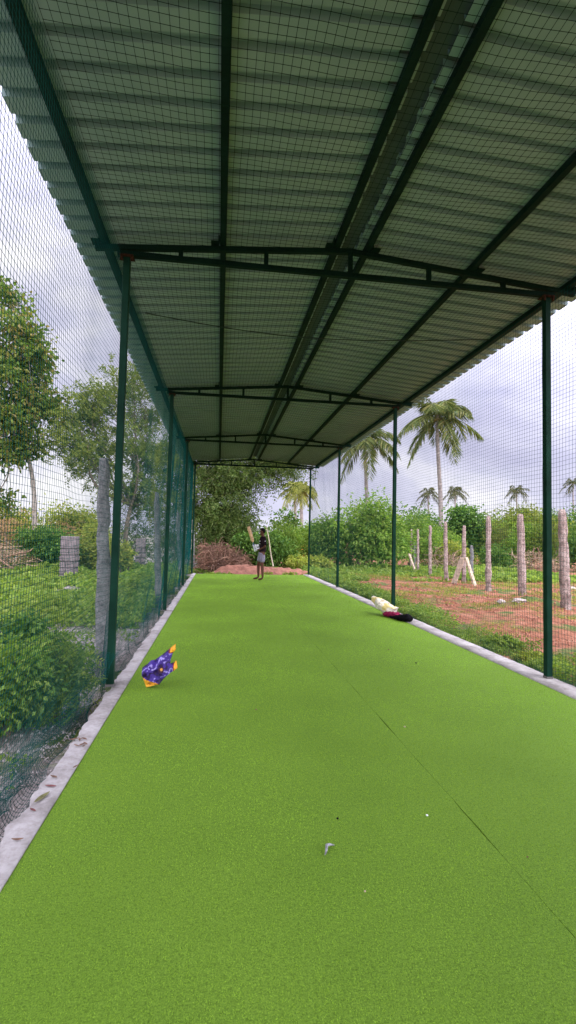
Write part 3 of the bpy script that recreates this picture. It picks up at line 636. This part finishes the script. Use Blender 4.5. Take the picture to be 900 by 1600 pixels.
# dry brush piles
def brush(name, label, px, pyb, Y, w, d, h, n, mat, seed, rad=.014):
    rg = np.random.default_rng(seed); p = at(px, pyb, Y); root = thing(name, (p.x, p.y, gz(p.x, p.y)), label, 'brushwood'); mb = MB()
    for i in range(n):
        a = rg.uniform(-1, 1, 2); hh = h*(1-(a[0]**2+a[1]**2)*.3-.25*a[0])*rg.uniform(.15, 1); c = np.array([a[0]*w/2, a[1]*d/2, max(.03, hh)]); dr = norm(rg.normal(size=3)*np.array([1, .8, .55])); l = rg.uniform(.3, 1.0)
        a_, b_ = c-dr*l/2, c+dr*l/2; a_[2] = max(a_[2], .01); b_[2] = max(b_[2], .01)
        mb.tube(curve_pts(a_, b_, 6, .12, rg), np.linspace(rad, rad*.4, 6)*rg.uniform(.5, 1.5), 4)
    mb.build('twigs', mat, root, True)
    for i in range(4):
        c = np.array([rg.uniform(-.3, .3)*w, -d*.35, h*rg.uniform(.3, .75)]); dr = norm(np.array([rg.normal(), .2, rg.normal()*.8])); m2 = MB()
        m2.tube(curve_pts(c-dr*.5, c+dr*.5, 8, .12, rg), np.linspace(rad*2.0, rad*1.0, 8), 6); m2.build('branch', M['twig_branch'], root, True)
    return root
brush('brushwood_heap', 'large tangled heap of brown dry brushwood left of the boy', 350, 880, 22.3, 2.1, 1.8, 1.25, 800, M['twig'], 3, .013)
brush('dry_branches', 'bare grey branches at the foot of the right thicket behind the mound', 838, 878, 24.5, 2.8, 1.0, 1.1, 160, M['twig_pale'], 4, .016)
brush('dry_branches', 'bare twigs at the foot of the bushes behind the tall palm posts', 702, 893, 24.5, 2.2, .8, 1.0, 110, M['twig_pale'], 5, .014)
brush('dry_branches', 'pale dry stems standing in front of the dry thicket at the left edge', 18, 890, 20, 1.6, .8, 1.3, 110, M['twig_pale'], 6, .014)

# soil mound across the far end of the lane
yy = np.linspace(19.0, 23.0, 50); xx = np.linspace(-.6, 5.2, 90); V = []
for y in yy:
    for x in xx:
        e = math.exp(-((y-20.6)/.85)**2)*min(1, max(0, (x+.6)/1.0))*min(1, max(0, (5.2-x)/2.2))
        h = e*(.52-.04*x+.14*noise.noise((x*1.3, y*1.3, 0))+.10*noise.noise((x*4, y*4, 1))+.05*noise.noise((x*11, y*11, 1)))
        V.append((x, y, -.27+h))
F = [(j*90+i, j*90+i+1, (j+1)*90+i+1, (j+1)*90+i) for j in range(49) for i in range(89)]
m, nt, b = nodes('red spoil'); b.inputs['Roughness'].default_value = .95
n1 = noise_n(nt, 5, 6, .75); c = ramp(nt, n1, [(.3, (.13, .050, .030)), (.55, (.235, .095, .056)), (.75, (.32, .15, .095))]); nt.links.new(c, b.inputs['Base Color']); bump(nt, b, n1, .9, .06)
tag(link('soil_bank', mesh_np('soil_bank', V, F), m, None, True), kind='structure', label='bank of red spoil across the far end of the lane')

# ------------------------------------------------------------------ weeds, grass, gravel (uncountable)
gzv = lambda X, Y: np.array([gz(x, y) for x, y in zip(X, Y)])
nzv = lambda X, Y, s, k=0: np.array([noise.noise((x*s, y*s, k)) for x, y in zip(X, Y)])
def scatter(name, label, n, x0, x1, y0, y1, mat, ln, wd, hmax, dirz, thr, sc, k, edge=None, hscale=.5):
    X = rng.uniform(x0, x1, n); Y = y0*(y1/y0)**rng.random(n); q = nzv(X, Y, sc, k)+.35*nzv(X, Y, sc*3.1, k+1); ok = q > thr
    if edge is not None: ok &= edge(X, Y)
    X, Y, q = X[ok], Y[ok], q[ok]; n = len(X); hh = hmax*np.clip((q-thr)*1.6+.12, .1, 1)*(.6+.8*np.clip(nzv(X, Y, hscale*4, k+2)+.4, 0, 1))
    Z = gzv(X, Y)+hh*rng.random(n)**.7; D = rng.normal(size=(n, 3))*np.array([.8, .8, .45])+np.array([0, 0, dirz])
    l = ln*rng.uniform(.6, 1.3, n)*np.clip(Y/9, .75, 2.2)
    return tag(leaf_obj(name, np.stack([X, Y, Z], 1), D, l, l*wd, mat), kind='stuff', label=label)
scatter('ground_weeds', 'low bright green weeds covering the field left of the net', 95000, -13, -1.35, 9.0, 23, L['weed'], .085, .62, .34, .35, -.42, .35, 1)
scatter('roadside_weeds', 'scattered weeds on the gravel close to the left net', 16000, -6, -1.25, 2.6, 8.6, L['weed'], .055, .6, .22, .4, .22, .9, 11)
scatter('grass', 'short grass growing in patches on the red earth right of the net', 60000, 3.62, 13, 4.0, 24, L['grass'], .075, .12, .03, 1.1, .04, .8, 21)
scatter('kerb_weeds', 'tangled small weeds growing along the outside of the right kerb', 48000, 3.64, 4.9, 4.3, 19, L['weed'], .06, .5, .20, .4, -.30, .9, 31, lambda X, Y: rng.random(len(X)) > (X-3.6)/.95)
scatter('creeping_weeds', 'creeping green plants among the fence posts and under the right bushes', 30000, 3.8, 15, 17.5, 27, L['weed'], .085, .6, .22, .4, -.12, .4, 41)
scatter('end_weeds', 'green weeds beyond the far end of the lane', 14000, -1.5, 4.5, 18.9, 24, L['weed'], .07, .6, .20, .4, .05, .6, 51)
# gravel chips left of the kerb
n = 9000; X = rng.uniform(-4.5, -1.05, n); Y = 2.2*(9.5/2.2)**rng.random(n); Z = gzv(X, Y); s = rng.uniform(.006, .022, n)
o = np.array([[1, 0, 0], [-.6, .9, 0], [-.5, -.9, .1], [.1, .1, .9]]); a = rng.uniform(0, 6.28, n); ca, sa = np.cos(a), np.sin(a)
V = np.stack([o[None, :, 0]*ca[:, None]-o[None, :, 1]*sa[:, None], o[None, :, 0]*sa[:, None]+o[None, :, 1]*ca[:, None], np.repeat(o[None, :, 2], n, 0)], -1)*s[:, None, None]*rng.uniform(.6, 1.4, (n, 4, 1))+np.stack([X, Y, Z], 1)[:, None, :]
F = (np.arange(n)[:, None, None]*4+np.array([[0, 1, 3], [1, 2, 3], [2, 0, 3]])[None]).reshape(-1, 3)
tag(link('gravel', mesh_np('gravel', V.reshape(-1, 3), F), plain('gravel chips', (.34, .30, .28), .95, 0, .5, 9)), kind='stuff', label='loose grey gravel outside the left kerb')

n = 9000; X = rng.uniform(3.8, 13, n); Y = 4.2*(22/4.2)**rng.random(n); q = nzv(X, Y, 1.1, 61); ok = q > -.05; X, Y = X[ok], Y[ok]; n = len(X); Z = gzv(X, Y)+.004; s = rng.uniform(.008, .030, n)*np.clip(Y/8, .8, 1.8); a = rng.uniform(0, 6.28, n); ca, sa = np.cos(a), np.sin(a)
V = np.stack([o[None, :, 0]*ca[:, None]-o[None, :, 1]*sa[:, None], o[None, :, 0]*sa[:, None]+o[None, :, 1]*ca[:, None], np.repeat(o[None, :, 2], n, 0)], -1)*s[:, None, None]*rng.uniform(.6, 1.4, (n, 4, 1))+np.stack([X, Y, Z], 1)[:, None, :]
F = (np.arange(n)[:, None, None]*4+np.array([[0, 1, 3], [1, 2, 3], [2, 0, 3]])[None]).reshape(-1, 3)
tag(link('soil_clods', mesh_np('soil_clods', V.reshape(-1, 3), F), plain('red soil clods', (.27, .10, .055), .95, 0, .5, 9)), kind='stuff', label='loose clods of red soil among the fence posts')

# ------------------------------------------------------------------ skinned figures
def skin_mesh(name, J, E, sub=2, root=0):
    """J: list of (x,y,z,rx,ry); E: edges; the Skin modifier's surface baked to a mesh."""
    me = bpy.data.meshes.new(name); me.from_pydata([j[:3] for j in J], E, []); o = bpy.data.objects.new(name, me); COL.objects.link(o)
    o.modifiers.new('s', 'SKIN').use_smooth_shade = True
    sv = me.skin_vertices[0] if me.skin_vertices else None
    if sv is None:
        bm = bmesh.new(); bm.from_mesh(me); bm.verts.layers.skin.verify(); bm.to_mesh(me); bm.free(); sv = me.skin_vertices[0]
    for i, j in enumerate(J): sv.data[i].radius = (j[3], j[4]); sv.data[i].use_root = (i == root)
    m = o.modifiers.new('u', 'SUBSURF'); m.levels = sub; m.render_levels = sub
    dg = bpy.context.evaluated_depsgraph_get(); out = bpy.data.meshes.new_from_object(o.evaluated_get(dg)); out.name = name
    bpy.data.objects.remove(o); bpy.data.meshes.remove(me); return out

BX, BY = 1.44, 16.37
boy = None
J = [(0, 0, .90, .125, .095),            # 0 pelvis
     (.005, 0, 1.05, .105, .085), (.01, 0, 1.20, .120, .095), (.02, 0, 1.33, .125, .09), (.01, 0, 1.41, .055, .055), (-.005, 0, 1.47, .05, .05),   # 5 neck
     (-.02, 0, 1.545, .085, .068), (-.025, 0, 1.615, .082, .070), (-.015, 0, 1.665, .045, .04),     # 8 skull
     (.00, -.085, .84, .088, .085), (-.005, -.105, .50, .056, .056), (.005, -.11, .30, .050, .048), (.02, -.115, .07, .032, .032), (-.04, -.12, .035, .036, .030), (-.13, -.13, .022, .036, .018),   # near leg 9-14
     (-.03, .085, .84, .088, .085), (-.11, .12, .50, .056, .056), (-.105, .14, .30, .050, .048), (-.10, .16, .07, .032, .032), (-.17, .16, .035, .036, .030), (-.27, .165, .022, .036, .018),  # far leg 15-20
     (.02, -.165, 1.355, .050, .05), (.065, -.20, 1.09, .036, .036), (-.09, -.10, 1.00, .028, .028), (-.17, -.045, .975, .026, .026),   # near arm 21-24
     (.0, .165, 1.355, .050, .05), (-.02, .20, 1.10, .036, .036), (-.14, .09, 1.05, .028, .028), (-.21, .02, 1.055, .026, .026)]        # far arm 25-28
E = [(0, 1), (1, 2), (2, 3), (3, 4), (4, 5), (5, 6), (6, 7), (7, 8), (0, 9), (9, 10), (10, 11), (11, 12), (12, 13), (13, 14), (0, 15), (15, 16), (16, 17), (17, 18), (18, 19), (19, 20), (3, 21), (21, 22), (22, 23), (23, 24), (3, 25), (25, 26), (26, 27), (27, 28)]
boy = link('person', skin_mesh('person', J, E), M['skin'], None, True); boy.location = (BX, BY, .004)
tag(boy, 'barefoot boy in black t-shirt and grey shorts holding a bat upright', 'person')
# face: nose, lips, eyes, ears in one mesh joined to the head surface
def blob(mb, c, r, n=8):
    u = np.linspace(0, PI, n); P = np.array(c)+np.stack([np.zeros(n), np.zeros(n), np.cos(u)*r[2]], 1); mb_r = np.sin(u)
    v, f = tube_arrays(np.stack([np.full(n, c[0]), np.full(n, c[1]), c[2]+np.cos(u)*r[2]], 1), np.maximum(mb_r, .02), 8)
    v[:, 0] = c[0]+(v[:, 0]-c[0])*r[0]; v[:, 1] = c[1]+(v[:, 1]-c[1])*r[1]; mb.add(v, f)
mb = MB(); blob(mb, (-.108, 0, 1.555), (.018, .014, .022)); blob(mb, (-.098, 0, 1.515), (.012, .024, .009)); blob(mb, (-.085, 0, 1.475), (.03, .035, .022))
blob(mb, (-.005, -.072, 1.56), (.020, .010, .032)); blob(mb, (-.005, .072, 1.56), (.020, .010, .032)); mb.build('face', M['skin'], boy, True)
mb = MB(); blob(mb, (-.096, -.030, 1.583), (.008, .013, .007)); blob(mb, (-.096, .030, 1.583), (.008, .013, .007)); mb.build('eyes', M['hair'], boy, True)
bm = bmesh.new(); bmesh.ops.create_icosphere(bm, subdivisions=4, radius=1)
for v in list(bm.verts):
    c = v.co.copy(); v.co = Vector((-.008+c.x*.101, c.y*.087, 1.61+c.z*.098))*1.0; v.co += Vector(c)*.010*noise.noise(c*9)
dele = [v for v in bm.verts if v.co.z < 1.60 and v.co.x < .0-(v.co.z-1.5)*.12 or v.co.z < 1.525 or (v.co.x < -.055 and v.co.z < 1.645)]
bmesh.ops.delete(bm, geom=dele, context='VERTS'); me = bpy.data.meshes.new('hair'); bm.to_mesh(me); bm.free(); h = link('hair', me, M['hair'], boy, True)
sm = h.modifiers.new('s', 'SOLIDIFY'); sm.thickness = .012
Js = [(0, 0, .85, .165, .135), (.004, 0, 1.00, .158, .128), (.01, 0, 1.18, .160, .130), (.02, 0, 1.335, .155, .112), (.012, 0, 1.425, .070, .066),
      (.02, -.17, 1.355, .082, .080), (.062, -.20, 1.12, .072, .070), (.0, .17, 1.355, .082, .080), (-.016, .20, 1.12, .072, .070)]
link('shirt', skin_mesh('shirt', Js, [(0, 1), (1, 2), (2, 3), (3, 4), (3, 5), (5, 6), (3, 7), (7, 8)]), M['shirt'], boy, True)
Jh = [(0, 0, .93, .132, .108), (-.004, 0, .86, .13, .11), (0, -.09, .79, .105, .10), (-.004, -.105, .55, .086, .088), (-.04, .09, .79, .105, .10), (-.092, .12, .56, .086, .088)]
link('shorts', skin_mesh('shorts', Jh, [(0, 1), (1, 2), (2, 3), (1, 4), (4, 5)]), M['shorts'], boy, True)
mb = MB(); blob(mb, (.055, -.258, 1.27), (.014, .008, .014)); blob(mb, (-.095, -.085, 1.27), (.022, .012, .014)); blob(mb, (-.10, -.085, 1.18), (.014, .014, .012)); mb.build('shirt_print', M['white'], boy, True)
def glove(c, ax):                        # padded batting glove: palm and five fingers wrapped round the handle
    c = np.array(c); ax = np.array(ax); ax = ax/np.linalg.norm(ax); mb = MB(); f = norm(np.cross(ax, [0, 1, 0])); s = np.cross(ax, f)
    blob(mb, tuple(c-f*.045), (.045, .05, .062)); 
    for i, l in enumerate((.92, 1.05, 1.0, .8)):
        o = c+ax*(.042-.028*i); a = np.linspace(-2.3, 1.6*l, 7)[:, None]; mb.tube(o+(np.cos(a+PI)*f*.034+np.sin(a+PI)*s*.034)*-1, [.014, .016, .017, .017, .016, .015, .010], 6)
    o = c+ax*.055; mb.tube([c-f*.05+ax*.02-s*.04, o-f*.01-s*.045, o+f*.03-s*.03, o+f*.045-s*.005], [.018, .018, .016, .011], 6)
    w = c-f*.085; mb.tube([w-f*.0, w-f*.035+np.array([.03, -.01, .005])], [.042, .045], 8)
    mb.build('glove', M['white'], boy, True)
bax = np.array([-.42+.23, -.0, 1.58-1.0]); bax = bax/np.linalg.norm(bax)
hold = np.array([-.235, -.005, .985])
glove(hold+bax*.0, bax); glove(hold+bax*.105, bax)
bat = thing('cricket_bat', (BX, BY, 0), 'wooden cricket bat held upright by the boy', 'cricket bat')
mb = MB(); mb.tube([hold-bax*.07, hold+bax*.1, hold+bax*.27], [.016, .0165, .016], 8); mb.build('handle', M['grip'], bat, True)
V = []; side = np.array([0, 1, 0])*.35+norm(np.cross(bax, [0, 1, 0]))*.94; side = norm(side-bax*np.dot(side, bax)); dp = np.cross(bax, side); st = [(.255, .015, .014, .014), (.29, .045, .016, .02), (.34, .054, .016, .026), (.55, .054, .016, .040), (.72, .054, .015, .034), (.78, .05, .012, .02), (.80, .036, .008, .010)]
for (t_, w_, f_, s_) in st:
    c = hold+bax*t_; V += [c-side*w_-dp*f_*.6, c+side*w_-dp*f_*.6, c+side*w_+dp*.006, c+dp*s_, c-side*w_+dp*.006]
F = [(j*5+i, j*5+(i+1) % 5, (j+1)*5+(i+1) % 5, (j+1)*5+i) for j in range(len(st)-1) for i in range(5)]; e = (len(st)-1)*5; F += [(e, e+1, e+2, e+3), (e, e+3, e+4, e+4-4+0)][:1]
link('blade', mesh_np('blade', V, F), M['willow'], bat)
# peeled pole leaning on the bush behind the boy
p0 = at(427, 885, 20.4); p1 = at(416, 822, 20.9); mb = MB(); mb.tube(curve_pts(p0, p1, 8, .008, np.random.default_rng(2)), np.linspace(.030, .020, 8), 8)
tag(mb.build('pole', M['pole_wood'], None, True), 'pale peeled wooden pole leaning on the bush right behind the boy', 'pole')

# ------------------------------------------------------------------ bags
def vcol_mat(name, rough=.35, trans=0):
    m, nt, b = nodes(name); a = nt.nodes.new('ShaderNodeVertexColor'); a.layer_name = 'print'; nt.links.new(a.outputs[0], b.inputs['Base Color']); b.inputs['Roughness'].default_value = rough; b.inputs['Specular IOR Level'].default_value = .2; return m
def paint(me, fn):
    at_ = me.color_attributes.new('print', 'FLOAT_COLOR', 'POINT'); c = np.ones((len(me.vertices), 4), np.float32)
    for i, v in enumerate(me.vertices): c[i, :3] = fn(v.co)
    at_.data.foreach_set('color', c.ravel())
def crumple(me, a, s, off=0):
    me.update(); nv = [v.normal.copy() for v in me.vertices]
    for v, n_ in zip(me.vertices, nv):
        d = abs(noise.noise(v.co*s+Vector((off, 0, 0))))*1.4-.3+.6*(abs(noise.noise(v.co*s*2.3+Vector((0, off, 0))))-.2); v.co += n_*a*d
    me.update()
# purple and yellow carrier bag: a flat bag blown up and crumpled, two handle ears pointing up to the right
OUT = [(195, 440), (250, 400), (300, 355), (350, 345), (430, 290), (530, 205), (600, 150), (606, 220), (575, 255), (550, 340), (552, 388), (600, 375), (625, 350), (648, 440), (620, 465), (560, 500), (490, 560), (450, 610), (430, 640), (390, 645), (270, 675), (235, 600), (195, 530)]
OUT = np.array([((x-330)*.00071, (675-y)*.00071) for x, y in OUT])
def inside(p):
    x, y = p; c = False; n = len(OUT)
    for i in range(n):
        (x1, y1), (x2, y2) = OUT[i], OUT[(i+1) % n]
        if (y1 > y) != (y2 > y) and x < (x2-x1)*(y-y1)/(y2-y1)+x1: c = not c
    return c
def edge_dist(p):
    a = OUT; b = np.roll(OUT, -1, 0); d = b-a; t = np.clip(((p-a)*d).sum(1)/(d*d).sum(1), 0, 1)[:, None]; return np.sqrt((((a+d*t)-p)**2).sum(1).min())
gs = .0045; gxs = np.arange(-.10, .235, gs); gys = np.arange(-.005, .385, gs); vid = {}; V = []; Cc = []; F = []
def bagcol(x, z):
    px, py = x/.00071+330, 675-z/.00071; w1 = noise.noise((x*22, z*22, 1))
    if px > 540 and py < 250 or px > 606+8*w1 and 340 < py < 470: return (.80, .36, .02)
    if px > 522 and py < 262 or px > 592 and 350 < py < 480: return (.22, .012, .03)
    if py > 548+.36*(px-205)+14*w1 and px < 420: return (.78, .36, .03) if noise.noise((x*40, z*40, 4)) > -.25 else (.45, .16, .03)
    d1 = math.hypot(px-450, py-455)
    if d1 < 16: return (.72, .36, .06)
    if d1 < 36: return (.045, .012, .03)
    st = math.sin(.034*(px*.55+py*1.0)+3.2*w1)+.5*noise.noise((x*50, z*50, 2))
    return (.34, .27, .62) if st > .86 else ((.022, .010, .055) if st < -.62 else (.055, .028, .21))
for sd_ in (-1, 1):
    for ix in range(len(gxs)-1):
        for iy in range(len(gys)-1):
            if not inside((gxs[ix]+gs/2, gys[iy]+gs/2)): continue
            q = []
            for a, c in ((0, 0), (1, 0), (1, 1), (0, 1)):
                k = (ix+a, iy+c, sd_)
                if k not in vid:
                    x, z = gxs[ix+a], gys[iy+c]; d = edge_dist(np.array((x, z))) if inside((x, z)) else 0
                    t = .052*math.sqrt(min(1, d/.05)); f1 = abs(noise.noise((x*16, z*16, 5*sd_)))*.050+abs(noise.noise((x*38, z*38, 3*sd_)))*.018
                    y = sd_*(t-min(f1, t*.9)*min(1, d/.02)); vid[k] = len(V); V.append((x, y+.30*max(0, z), max(z, 0)+.002)); Cc.append((*bagcol(x, z), 1))
                q.append(vid[k])
            F.append(q if sd_ < 0 else q[::-1])
me = mesh_np('carrier_bag', V, F); at_ = me.color_attributes.new('print', 'FLOAT_COLOR', 'POINT'); at_.data.foreach_set('color', np.array(Cc, np.float32).ravel())
bag = link('carrier_bag', me, vcol_mat('printed plastic', .35), None, True); p = onz(236, 1075, 0); bag.location = (p.x, p.y, .003); bag.rotation_euler.z = -.08
tag(bag, 'crumpled purple and yellow plastic bag lying on the turf beside the left kerb', 'plastic bag')
# pale plastic bag, maroon cloth and black pouch by the second right post
q = Vector((3.14, 8.9, 0))
Jp = [(0, 0, .10, .14, .11), (-.07, .12, .18, .13, .11), (-.15, .26, .25, .09, .08), (-.20, .36, .30, .035, .03), (.08, -.06, .06, .08, .055)]
me = skin_mesh('pale_bag', Jp, [(0, 1), (1, 2), (2, 3), (0, 4)], 4); crumple(me, .02, 9, 5); crumple(me, .012, 24, 6)
for v in me.vertices: v.co.z = max(v.co.z, .003)
paint(me, lambda c: (.62, .50, .19) if (noise.noise(c*7) > .12 and c.z > .1) else ((.45, .36, .20) if noise.noise(c*16+Vector((3, 0, 0))) < -.33 else (.66, .60, .47)))
o = link('plastic_bag', me, vcol_mat('pale plastic', .35), None, True); o.location = q+Vector((0, 0, .004)); tag(o, 'pale yellow and white plastic bag slumped against the second right post', 'plastic bag')
Jm = [(0, 0, .05, .085, .055), (.06, -.16, .055, .085, .06), (.11, -.32, .045, .07, .05), (-.05, .12, .03, .05, .03)]
me = skin_mesh('maroon_cloth', Jm, [(0, 1), (1, 2), (0, 3)], 4); crumple(me, .022, 14, 9)
for v in me.vertices: v.co.z = max(v.co.z, .003)
o = link('cloth', me, M['maroon'], None, True); o.location = q+Vector((-.03, -.12, .004)); tag(o, 'crumpled maroon cloth between the pale plastic bag and the black pouch', 'cloth')
Jk = [(0, 0, .055, .075, .06), (.05, -.12, .07, .08, .07), (.09, -.23, .065, .07, .06), (-.05, .12, .035, .05, .035), (-.10, .30, .025, .035, .022)]
me = skin_mesh('black_pouch', Jk, [(0, 1), (1, 2), (0, 3), (3, 4)], 4); crumple(me, .018, 11, 2)
for v in me.vertices: v.co.z = max(v.co.z, .003)
o = link('pouch', me, M['black'], None, True); o.location = q+Vector((.06, -.54, .004)); tag(o, 'flat black cloth pouch lying beside the right kerb, next to the maroon cloth', 'pouch')

# ------------------------------------------------------------------ litter
def leaf_thing(x, y, z, ln, rz, mat, label, group=None, name='dry_leaf', curl=.4):
    V = []; n = 7
    for i in range(n):
        t = i/(n-1); w = ln*.13*math.sin(PI*min(1, t*.9+.08)); zz = .004+curl*ln*.25*(t-.5)**2*4*.5
        V += [(-w, t*ln-ln/2, zz+w*.5), (0, t*ln-ln/2, zz), (w, t*ln-ln/2, zz+w*.5)]
    F = [(i*3+k, i*3+k+1, (i+1)*3+k+1, (i+1)*3+k) for i in range(n-1) for k in range(2)]
    o = link(name, mesh_np(name, V, F), mat); o.location = (x, y, z); o.rotation_euler = (0, 0, rz); tag(o, label, 'leaf', group); s = o.modifiers.new('s', 'SOLIDIFY'); s.thickness = .002; return o
dl = 'small curled brown dry leaf in the drift of leaves on the left kerb'; gl = 'drift of dry leaves on the left kerb'
rg = random.Random(5)
for i in range(9):
    p = onz(rg.uniform(112, 138), rg.uniform(1154, 1168), .012); leaf_thing(min(p.x, -.83), p.y, .014+.006*i/9, rg.uniform(.03, .055), rg.uniform(0, 6), M['dryleaf'], dl, gl)
p = onz(79, 1230, .012); leaf_thing(p.x, p.y, .014, .065, 1.3, M['redleaf'], 'reddish dry leaf on the left kerb just beyond the yellow green leaf', None)
p = onz(66, 1248, .012); leaf_thing(p.x, p.y, .014, .11, -.35, M['olive_leaf'], 'long yellow green leaf at the outer edge of the left kerb', None)
p = onz(51, 1267, .012); leaf_thing(p.x, p.y, .014, .045, .9, M['redleaf'], 'red brown leaf at the kerb edge nearer than the yellow green leaf', None)
p = onz(27, 1314, .012); leaf_thing(p.x, p.y, .014, .05, 1.5, M['dryleaf'], 'single dark curled leaf on the nearest part of the left kerb', None, curl=1)
p = onz(84, 1215, .012); leaf_thing(p.x, p.y, .014, .05, 1.0, M['dryleaf'], 'thin tan leaf at the outer kerb edge beyond the reddish leaf', None)
p = onz(118, 1199, .012); leaf_thing(p.x, p.y, .014, .04, 2.6, M['dryleaf'], 'dark narrow leaf lying on the kerb just nearer than the leaf drift', None)
p = onz(512, 1329, 0); mb = MB(); mb.tube([(-.025, -.05, .01), (-.012, -.02, .02), (-.004, .015, .022), (.02, .03, .016), (.05, .028, .012)], [.004, .009, .010, .008, .003], 6); mb.tube([(-.012, -.02, .02), (-.02, -.035, .012), (-.03, -.055, .006)], [.006, .006, .003], 5)
o = mb.build('plastic_scrap', M['scrap'], None, True); o.scale = (.7, .7, .7); o.location = (p.x, p.y, .002); tag(o, 'twisted grey plastic scrap lying on the near turf', 'litter')
for (x, y, s, mat, lab) in ((667, 1276, .010, 'white', 'tiny white pebble on the turf near the seam'), (632, 1137, .012, 'wood', 'tiny tan pebble on the turf left of the seam'), (650, 1037, .016, 'black', 'small black crumb on the turf right of the seam'), (570, 1395, .007, 'wood', 'tiny tan crumb on the near turf below the plastic scrap'), (824, 1341, .006, 'redleaf', 'tiny reddish crumb on the near turf right of the seam'), (527, 1281, .010, 'black', 'small dark crumb on the turf just beyond the plastic scrap'), (400, 1110, .012, 'dryleaf', 'small dark crumb on the turf left of the middle'), (607, 1016, .014, 'dryleaf', 'small tan crumb on the turf in front of the pale bag')):
    p = onz(x, y, .004); bm = bmesh.new(); bmesh.ops.create_icosphere(bm, subdivisions=2, radius=s*.62)
    for v in bm.verts: v.co = v.co*(1+.4*noise.noise(v.co*60)); v.co.z *= .7
    me = bpy.data.meshes.new('pebble'); bm.to_mesh(me); bm.free(); o = link('pebble', me, M[mat], None, True); o.location = (p.x, p.y, .008+s*.3); tag(o, lab, 'pebble', 'crumbs and pebbles on the turf')

# ------------------------------------------------------------------ light
SUN_EL, SUN_AZ = R(60), R(145)          # azimuth clockwise from +Y: the sun stands behind the camera, a little to the right
sd = Vector((math.sin(SUN_AZ)*math.cos(SUN_EL), math.cos(SUN_AZ)*math.cos(SUN_EL), math.sin(SUN_EL)))
ld = bpy.data.lights.new('sun', 'SUN'); ld.energy = 1.2; ld.angle = R(16); ld.color = (1, .96, .90)
lo = bpy.data.objects.new('sun', ld); COL.objects.link(lo); lo.rotation_euler = sd.to_track_quat('Z', 'Y').to_euler(); lo.location = (0, -20, 30)
w = bpy.data.worlds.new('World'); S.world = w; w.use_nodes = True; nt = w.node_tree; bg = nt.nodes['Background']
sk = nt.nodes.new('ShaderNodeTexSky'); sk.sky_type = 'NISHITA'; sk.sun_disc = False; sk.sun_elevation = SUN_EL; sk.sun_rotation = SUN_AZ; sk.air_density = 1.2; sk.dust_density = 2
tc = nt.nodes.new('ShaderNodeTexCoord'); dirv = tc.outputs['Generated']
mp = nt.nodes.new('ShaderNodeMapping'); mp.inputs['Scale'].default_value = (1, 1, 2.2); nt.links.new(dirv, mp.inputs[0])
n1 = noise_n(nt, 2.6, 7, .58, vec=mp.outputs[0], dist=.35); n2 = noise_n(nt, 6, 6, .6, vec=mp.outputs[0])
cl = ramp(nt, n1, [(.36, (4.7, 4.7, 6.4)), (.50, (6.2, 6.2, 7.7)), (.64, (8.5, 8.4, 8.9))])
cl2 = ramp(nt, n2, [(.3, (.93, .93, .96)), (.7, (1.05, 1.05, 1.03))]); cl = mixc(nt, 1, cl, cl2, 'MULTIPLY')
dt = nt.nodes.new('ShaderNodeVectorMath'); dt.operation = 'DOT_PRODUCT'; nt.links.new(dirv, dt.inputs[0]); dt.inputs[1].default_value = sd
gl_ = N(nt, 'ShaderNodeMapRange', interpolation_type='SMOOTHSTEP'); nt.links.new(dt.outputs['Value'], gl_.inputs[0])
gl_.inputs[1].default_value = -.1; gl_.inputs[2].default_value = .75; gl_.inputs[3].default_value = 1.0; gl_.inputs[4].default_value = 5.3  # out-of-view sky raised round the sun side to brighten turf and plants
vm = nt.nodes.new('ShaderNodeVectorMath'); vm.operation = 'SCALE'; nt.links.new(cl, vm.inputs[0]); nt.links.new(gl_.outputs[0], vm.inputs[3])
cov = N(nt, 'ShaderNodeMapRange'); nt.links.new(n2, cov.inputs[0]); cov.inputs[1].default_value = .2; cov.inputs[2].default_value = .45; cov.inputs[3].default_value = .8; cov.inputs[4].default_value = 1
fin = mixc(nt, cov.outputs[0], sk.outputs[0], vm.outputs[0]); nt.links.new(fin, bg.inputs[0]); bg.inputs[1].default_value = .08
S.view_settings.view_transform = 'Standard'; S.view_settings.look = 'None'; S.view_settings.exposure = .72; S.view_settings.gamma = 1
S.render.engine = 'CYCLES'; S.cycles.max_bounces = 8; S.cycles.diffuse_bounces = 5; S.cycles.transparent_max_bounces = 8
S.cycles.use_denoising = True; S.cycles.denoiser = 'OPENIMAGEDENOISE'; S.cycles.denoising_prefilter = 'ACCURATE'; S.cycles.denoising_input_passes = 'RGB_ALBEDO_NORMAL'; S.cycles.sample_clamp_indirect = 6
